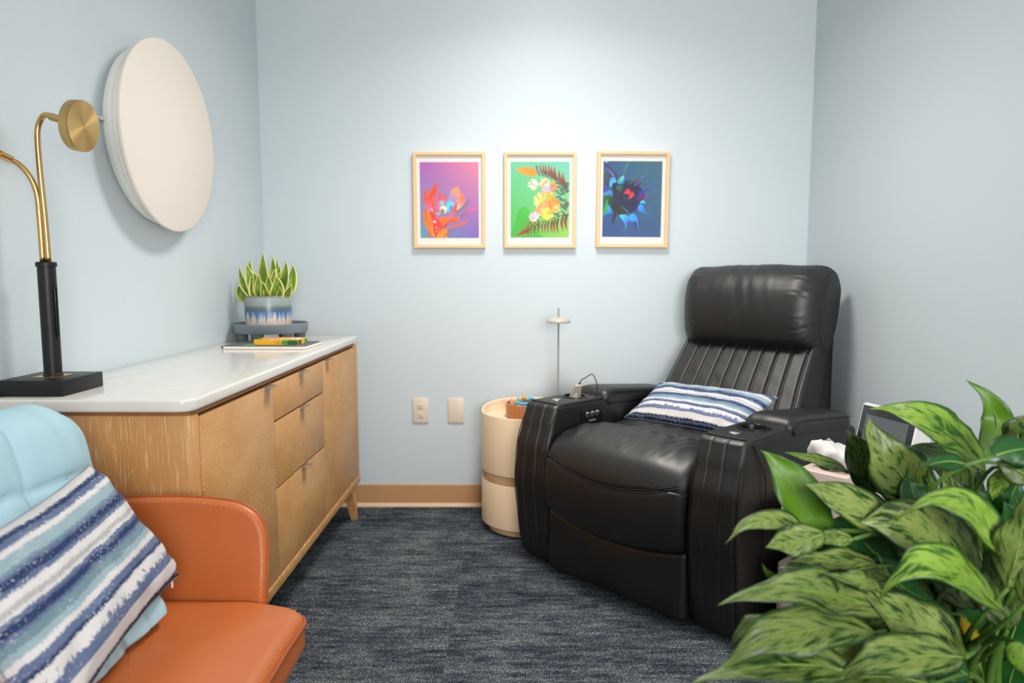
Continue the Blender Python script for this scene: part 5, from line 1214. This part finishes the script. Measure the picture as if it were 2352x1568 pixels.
# ------------------------------------------------------------------ large foliage plant in the foreground
PC = Vector((0.80, 1.12, 0))
fp_ = thing('potted_foliage_plant', 'large potted plant with long pointed variegated leaves in the right foreground', 'plant', PC)
bm = BM(); lathe(bm, [(0, 0), (0.120, 0), (0.125, 0.005), (0.150, 0.285), (0.150, 0.292), (0.143, 0.292), (0.138, 0.265), (0, 0.262)], 64); obj('pot', bm, M['plantpot'], fp_, True, 50)
bm = BM(); lathe(bm, [(0.139, 0.266), (0.08, 0.272), (0, 0.275)], 32); obj('soil', bm, M['soil'], fp_)
LEAVES = [
 ('p',(0.822,1.180,0.779),(0.860,1.200,0.846),(0.814,1.220,0.912),0.041,(0.96,-0.23,0.14),0.25),
 ('b',(0.807,1.150,0.767),(0.670,1.080,0.865),(0.581,1.100,0.883),0.046,(0.67,0.33,0.67),0.25),
 ('d',(0.650,1.200,0.710),(0.618,1.200,0.773),(0.595,1.200,0.830),0.049,(0.94,-0.10,0.32),0.25),
 ('v',(0.722,1.150,0.706),(0.620,1.100,0.794),(0.591,1.120,0.864),0.067,(0.87,-0.04,0.50),0.25),
 ('d',(0.845,1.220,0.653),(0.776,1.200,0.759),(0.707,1.220,0.785),0.070,(0.86,0.27,0.44),0.25),
 ('p',(0.487,1.030,0.676),(0.435,1.030,0.770),(0.383,1.050,0.830),0.054,(0.87,0.03,0.50),0.25),
 ('v',(0.614,1.220,0.743),(0.536,1.200,0.773),(0.478,1.180,0.787),0.017,(0.43,0.56,0.70),0.25),
 ('v',(0.602,1.020,0.702),(0.494,0.980,0.767),(0.425,0.970,0.792),0.042,(0.56,0.37,0.74),0.25),
 ('v',(0.725,1.020,0.622),(0.595,0.980,0.723),(0.504,0.980,0.740),0.083,(0.60,0.33,0.72),0.25),
 ('b',(0.724,0.950,0.649),(0.632,0.930,0.778),(0.538,0.950,0.745),0.038,(0.68,0.45,0.57),0.25),
 ('v',(0.440,1.000,0.708),(0.378,1.000,0.731),(0.310,0.980,0.704),0.034,(0.12,0.81,0.57),0.25),
 ('v',(0.450,0.960,0.728),(0.402,0.950,0.715),(0.359,0.940,0.713),0.039,(-0.06,0.77,0.63),0.25),
 ('v',(0.500,0.970,0.715),(0.462,0.960,0.715),(0.428,0.960,0.713),0.027,(0.20,0.85,0.48),0.25),
 ('k',(0.599,1.040,0.625),(0.530,1.030,0.698),(0.476,1.030,0.710),0.063,(0.68,0.32,0.66),0.25),
 ('k',(0.568,1.030,0.667),(0.600,1.020,0.622),(0.668,1.030,0.586),0.060,(0.78,0.40,0.49),0.25),
 ('d',(0.582,1.020,0.634),(0.476,1.000,0.667),(0.404,1.000,0.655),0.039,(0.29,0.78,0.55),0.25),
 ('v',(0.552,1.000,0.661),(0.472,0.980,0.679),(0.403,0.970,0.680),0.030,(0.32,0.86,0.40),0.25),
 ('d',(0.601,1.020,0.616),(0.524,1.000,0.649),(0.466,1.000,0.646),0.043,(0.38,0.75,0.55),0.25),
 ('v',(0.545,0.950,0.607),(0.404,0.900,0.670),(0.277,0.880,0.654),0.049,(0.23,0.77,0.59),0.25),
 ('v',(0.484,0.930,0.630),(0.415,0.900,0.667),(0.331,0.900,0.672),0.037,(0.39,0.81,0.44),0.25),
 ('v',(0.515,0.930,0.658),(0.477,0.920,0.677),(0.431,0.920,0.684),0.021,(0.46,0.75,0.46),0.25),
 ('b',(0.694,0.920,0.624),(0.557,0.880,0.717),(0.495,0.880,0.661),0.043,(0.34,0.69,0.64),0.25),
 ('v',(0.497,0.900,0.609),(0.369,0.860,0.631),(0.258,0.840,0.591),0.052,(0.01,0.87,0.49),0.25),
 ('v',(0.356,0.900,0.628),(0.327,0.900,0.617),(0.299,0.900,0.587),0.019,(-0.18,0.96,0.23),0.25),
 ('v',(0.447,0.850,0.581),(0.337,0.840,0.598),(0.221,0.820,0.581),0.051,(0.13,0.90,0.41),0.25),
 ('v',(0.612,0.880,0.585),(0.496,0.850,0.600),(0.408,0.840,0.569),0.049,(0.07,0.88,0.47),0.25),
 ('v',(0.674,0.970,0.538),(0.568,0.950,0.600),(0.488,0.940,0.659),0.067,(0.65,0.39,0.65),0.25),
 ('v',(0.677,0.900,0.673),(0.688,0.900,0.738),(0.695,0.900,0.815),0.051,(-0.66,0.75,0.05),0.25),
 ('v',(0.689,0.880,0.661),(0.699,0.880,0.730),(0.715,0.900,0.797),0.048,(-0.52,0.85,-0.06),0.25),
 ('k',(0.718,1.000,0.831),(0.759,1.000,0.842),(0.811,1.000,0.842),0.041,(0.04,0.52,0.85),0.25),
 ('d',(0.738,1.020,0.815),(0.768,1.000,0.801),(0.817,1.000,0.757),0.026,(0.77,0.23,0.59),0.25),
 ('p',(0.400,0.980,0.647),(0.382,0.980,0.655),(0.370,0.980,0.672),0.009,(0.64,0.09,0.76),0.25),
 ('y',(0.722,1.050,0.557),(0.741,1.050,0.518),(0.748,1.050,0.482),0.016,(0.93,-0.30,0.23),0.25),
 ('b',(0.664,0.850,0.618),(0.666,0.850,0.597),(0.678,0.850,0.566),0.026,(0.94,-0.32,0.10),0.25),
 ('k',(0.689,1.020,0.813),(0.644,1.000,0.823),(0.612,1.000,0.813),0.025,(0.31,0.80,0.51),0.25),
 ('b',(0.766,1.050,0.802),(0.764,1.050,0.771),(0.758,1.050,0.743),0.024,(-0.54,0.84,0.02),0.25),
 ('d',(0.836,1.100,0.807),(0.824,1.100,0.852),(0.838,1.100,0.871),0.037,(-0.55,0.84,-0.04),0.25),
 ('v',(0.786,1.120,0.629),(0.748,1.120,0.716),(0.719,1.120,0.775),0.053,(0.96,-0.12,0.26),0.25),
 ('d',(0.815,1.140,0.593),(0.790,1.140,0.675),(0.779,1.140,0.743),0.046,(0.97,-0.21,0.09),0.25),
 ('k',(0.707,1.120,0.656),(0.665,1.100,0.729),(0.661,1.120,0.769),0.056,(0.99,0.07,0.16),0.25),
 ('v',(0.704,1.120,0.696),(0.663,1.120,0.736),(0.625,1.120,0.736),0.045,(0.63,0.44,0.64),0.25),
 ('d',(0.755,1.100,0.504),(0.659,1.100,0.598),(0.569,1.100,0.611),0.064,(0.68,0.54,0.50),0.25),
 ('k',(0.710,1.050,0.505),(0.580,1.020,0.559),(0.457,1.000,0.570),0.063,(0.41,0.81,0.43),0.25),
 ('d',(0.666,1.000,0.502),(0.530,0.970,0.568),(0.408,0.950,0.561),0.064,(0.37,0.83,0.41),0.25),
 ('k',(0.634,0.950,0.514),(0.548,0.950,0.550),(0.445,0.930,0.538),0.059,(0.33,0.86,0.38),0.25),
 ('d',(0.580,0.900,0.534),(0.463,0.880,0.557),(0.337,0.860,0.537),0.055,(0.17,0.90,0.40),0.25),
 ('d',(0.741,0.980,0.569),(0.720,0.980,0.635),(0.698,0.980,0.700),0.046,(0.97,-0.19,0.14),0.25),
 ('k',(0.780,1.000,0.631),(0.758,1.000,0.704),(0.736,1.000,0.763),0.061,(0.96,-0.22,0.15),0.25),
 ('d',(0.603,1.000,0.582),(0.520,1.000,0.594),(0.438,1.000,0.600),0.050,(0.35,0.83,0.43),0.25),
 ('d',(0.620,1.100,0.611),(0.568,1.100,0.637),(0.485,1.100,0.637),0.054,(0.35,0.62,0.70),0.25),
 ('k',(0.598,1.080,0.587),(0.548,1.080,0.587),(0.460,1.080,0.593),0.053,(0.21,0.72,0.66),0.25),
 ('d',(0.662,1.100,0.557),(0.597,1.100,0.577),(0.507,1.100,0.571),0.054,(0.26,0.70,0.67),0.25),
 ('k',(0.628,1.140,0.620),(0.586,1.140,0.668),(0.559,1.140,0.695),0.042,(0.83,0.18,0.53),0.25),
 ('d',(0.651,1.160,0.640),(0.621,1.160,0.702),(0.593,1.160,0.729),0.043,(0.92,0.05,0.39),0.25),
 ('v',(0.698,1.060,0.603),(0.670,1.060,0.654),(0.597,1.060,0.654),0.065,(0.59,0.36,0.72),0.25),
 ('d',(0.759,1.100,0.544),(0.723,1.100,0.611),(0.657,1.100,0.637),0.067,(0.81,0.16,0.57),0.25),
 ('k',(0.818,1.150,0.658),(0.774,1.150,0.712),(0.734,1.150,0.726),0.054,(0.77,0.12,0.63),0.25),
 ('v',(0.514,0.900,0.579),(0.439,0.900,0.595),(0.350,0.900,0.573),0.053,(0.17,0.83,0.52),0.25),
 ('k',(0.796,1.100,0.463),(0.765,1.100,0.544),(0.736,1.100,0.598),0.052,(0.97,-0.11,0.22),0.25),
 ('k',(0.836,1.120,0.656),(0.835,1.120,0.716),(0.854,1.120,0.769),0.053,(-0.53,0.85,0.02),0.25),
 ('d',(0.844,1.150,0.658),(0.834,1.150,0.712),(0.811,1.150,0.753),0.043,(0.96,-0.20,0.18),0.25),
 ('k',(0.861,1.100,0.638),(0.844,1.100,0.697),(0.825,1.100,0.742),0.045,(0.96,-0.23,0.17),0.25),
 ('k',(0.872,1.150,0.448),(0.888,1.150,0.505),(0.897,1.150,0.575),0.062,(-0.51,0.86,0.01),0.25),
 ('k',(0.892,1.200,0.375),(0.902,1.200,0.435),(0.905,1.200,0.494),0.065,(-0.54,0.84,-0.06),0.25),
 ('k',(0.936,1.200,0.346),(0.946,1.200,0.405),(0.955,1.200,0.479),0.073,(-0.51,0.86,-0.04),0.25),
 ('k',(0.836,1.150,0.377),(0.819,1.150,0.434),(0.803,1.150,0.477),0.056,(0.99,-0.09,0.08),0.25),
 ('k',(0.841,1.100,0.381),(0.844,1.100,0.422),(0.860,1.100,0.477),0.060,(-0.51,0.86,-0.01),0.25),
 ('k',(0.703,1.000,0.484),(0.642,1.000,0.521),(0.594,1.000,0.533),0.062,(0.61,0.64,0.47),0.25),
 ('d',(0.719,1.000,0.595),(0.693,1.000,0.631),(0.657,1.000,0.655),0.044,(0.86,0.26,0.43),0.25)]
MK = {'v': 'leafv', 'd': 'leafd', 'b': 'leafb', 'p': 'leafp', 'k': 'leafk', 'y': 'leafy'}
rnd = random.Random(3)
def lshape(s):
    return (math.sin(PI*min(1, s**0.72))**1.15)*(1-0.18*s)*1.10+0.03*(1-s)
for (kd, b, m, t, w, sd, cup) in LEAVES:
    bm = BM(); uvl = bm.loops.layers.uv.new('UVMap')
    B_, M_, T_ = Vector(b)-PC, Vector(m)-PC, Vector(t)-PC
    # quadratic control so that the middle point lies on the blade
    Cc = M_*2-(B_+T_)*0.5
    blade(bm, B_, Cc, T_, w*1.28, sd, cup, 20, uvl, rnd.uniform(-0.5, 0.5), 1.0, lshape)
    ph = rnd.uniform(0, 6); Nn = Vector(sd).cross((T_-B_).normalized()).normalized()
    for lo in [l_ for f_ in bm.faces for l_ in f_.loops]:
        uu, vv = lo[uvl].uv
        if not lo.vert.tag:
            lo.vert.tag = True; ex_ = abs(uu-0.5)*2
            lo.vert.co += Nn*(w*0.10*ex_**2*math.sin(vv*15+ph+(2.0 if uu > 0.5 else 0))*math.sin(PI*vv))
    for v in bm.verts: v.co += Vector((nz(v.co.x*22, v.co.y*22, v.co.z*22), nz(v.co.y*22, 4, v.co.z*22), nz(v.co.z*22, v.co.x*22, 8)))*0.0075
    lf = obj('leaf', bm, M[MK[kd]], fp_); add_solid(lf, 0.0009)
    bm = BM(); tube(bm, [(B_*(1-s)**2+Cc*2*s*(1-s)+T_*s*s) for s in [0.02+0.86*i/14 for i in range(15)]], lambda q: 0.0016*(1-q)+0.0003, 6); obj('midrib', bm, M['rib'], lf)
    root = Vector((rnd.uniform(-0.05, 0.05), rnd.uniform(-0.05, 0.05), 0.268))
    d = (Cc-B_).normalized(); h_ = max(0.05, (B_-root).length)
    cp = B_-d*h_*0.35; cp.z = min(cp.z, B_.z-0.02) if B_.z > 0.35 else cp.z
    cp.y += 0.09; cp2 = root+Vector(((B_.x-root.x)*0.12, (B_.y-root.y)*0.12+0.07, h_*0.45))
    pts = [root*(1-s)**3+cp2*3*s*(1-s)**2+cp*3*s*s*(1-s)+B_*s**3 for s in [i/14 for i in range(15)]]
    bm = BM(); tube(bm, pts, lambda q: 0.0065*(1-q)+0.0026, 8); obj('stem', bm, M['stem'], fp_)
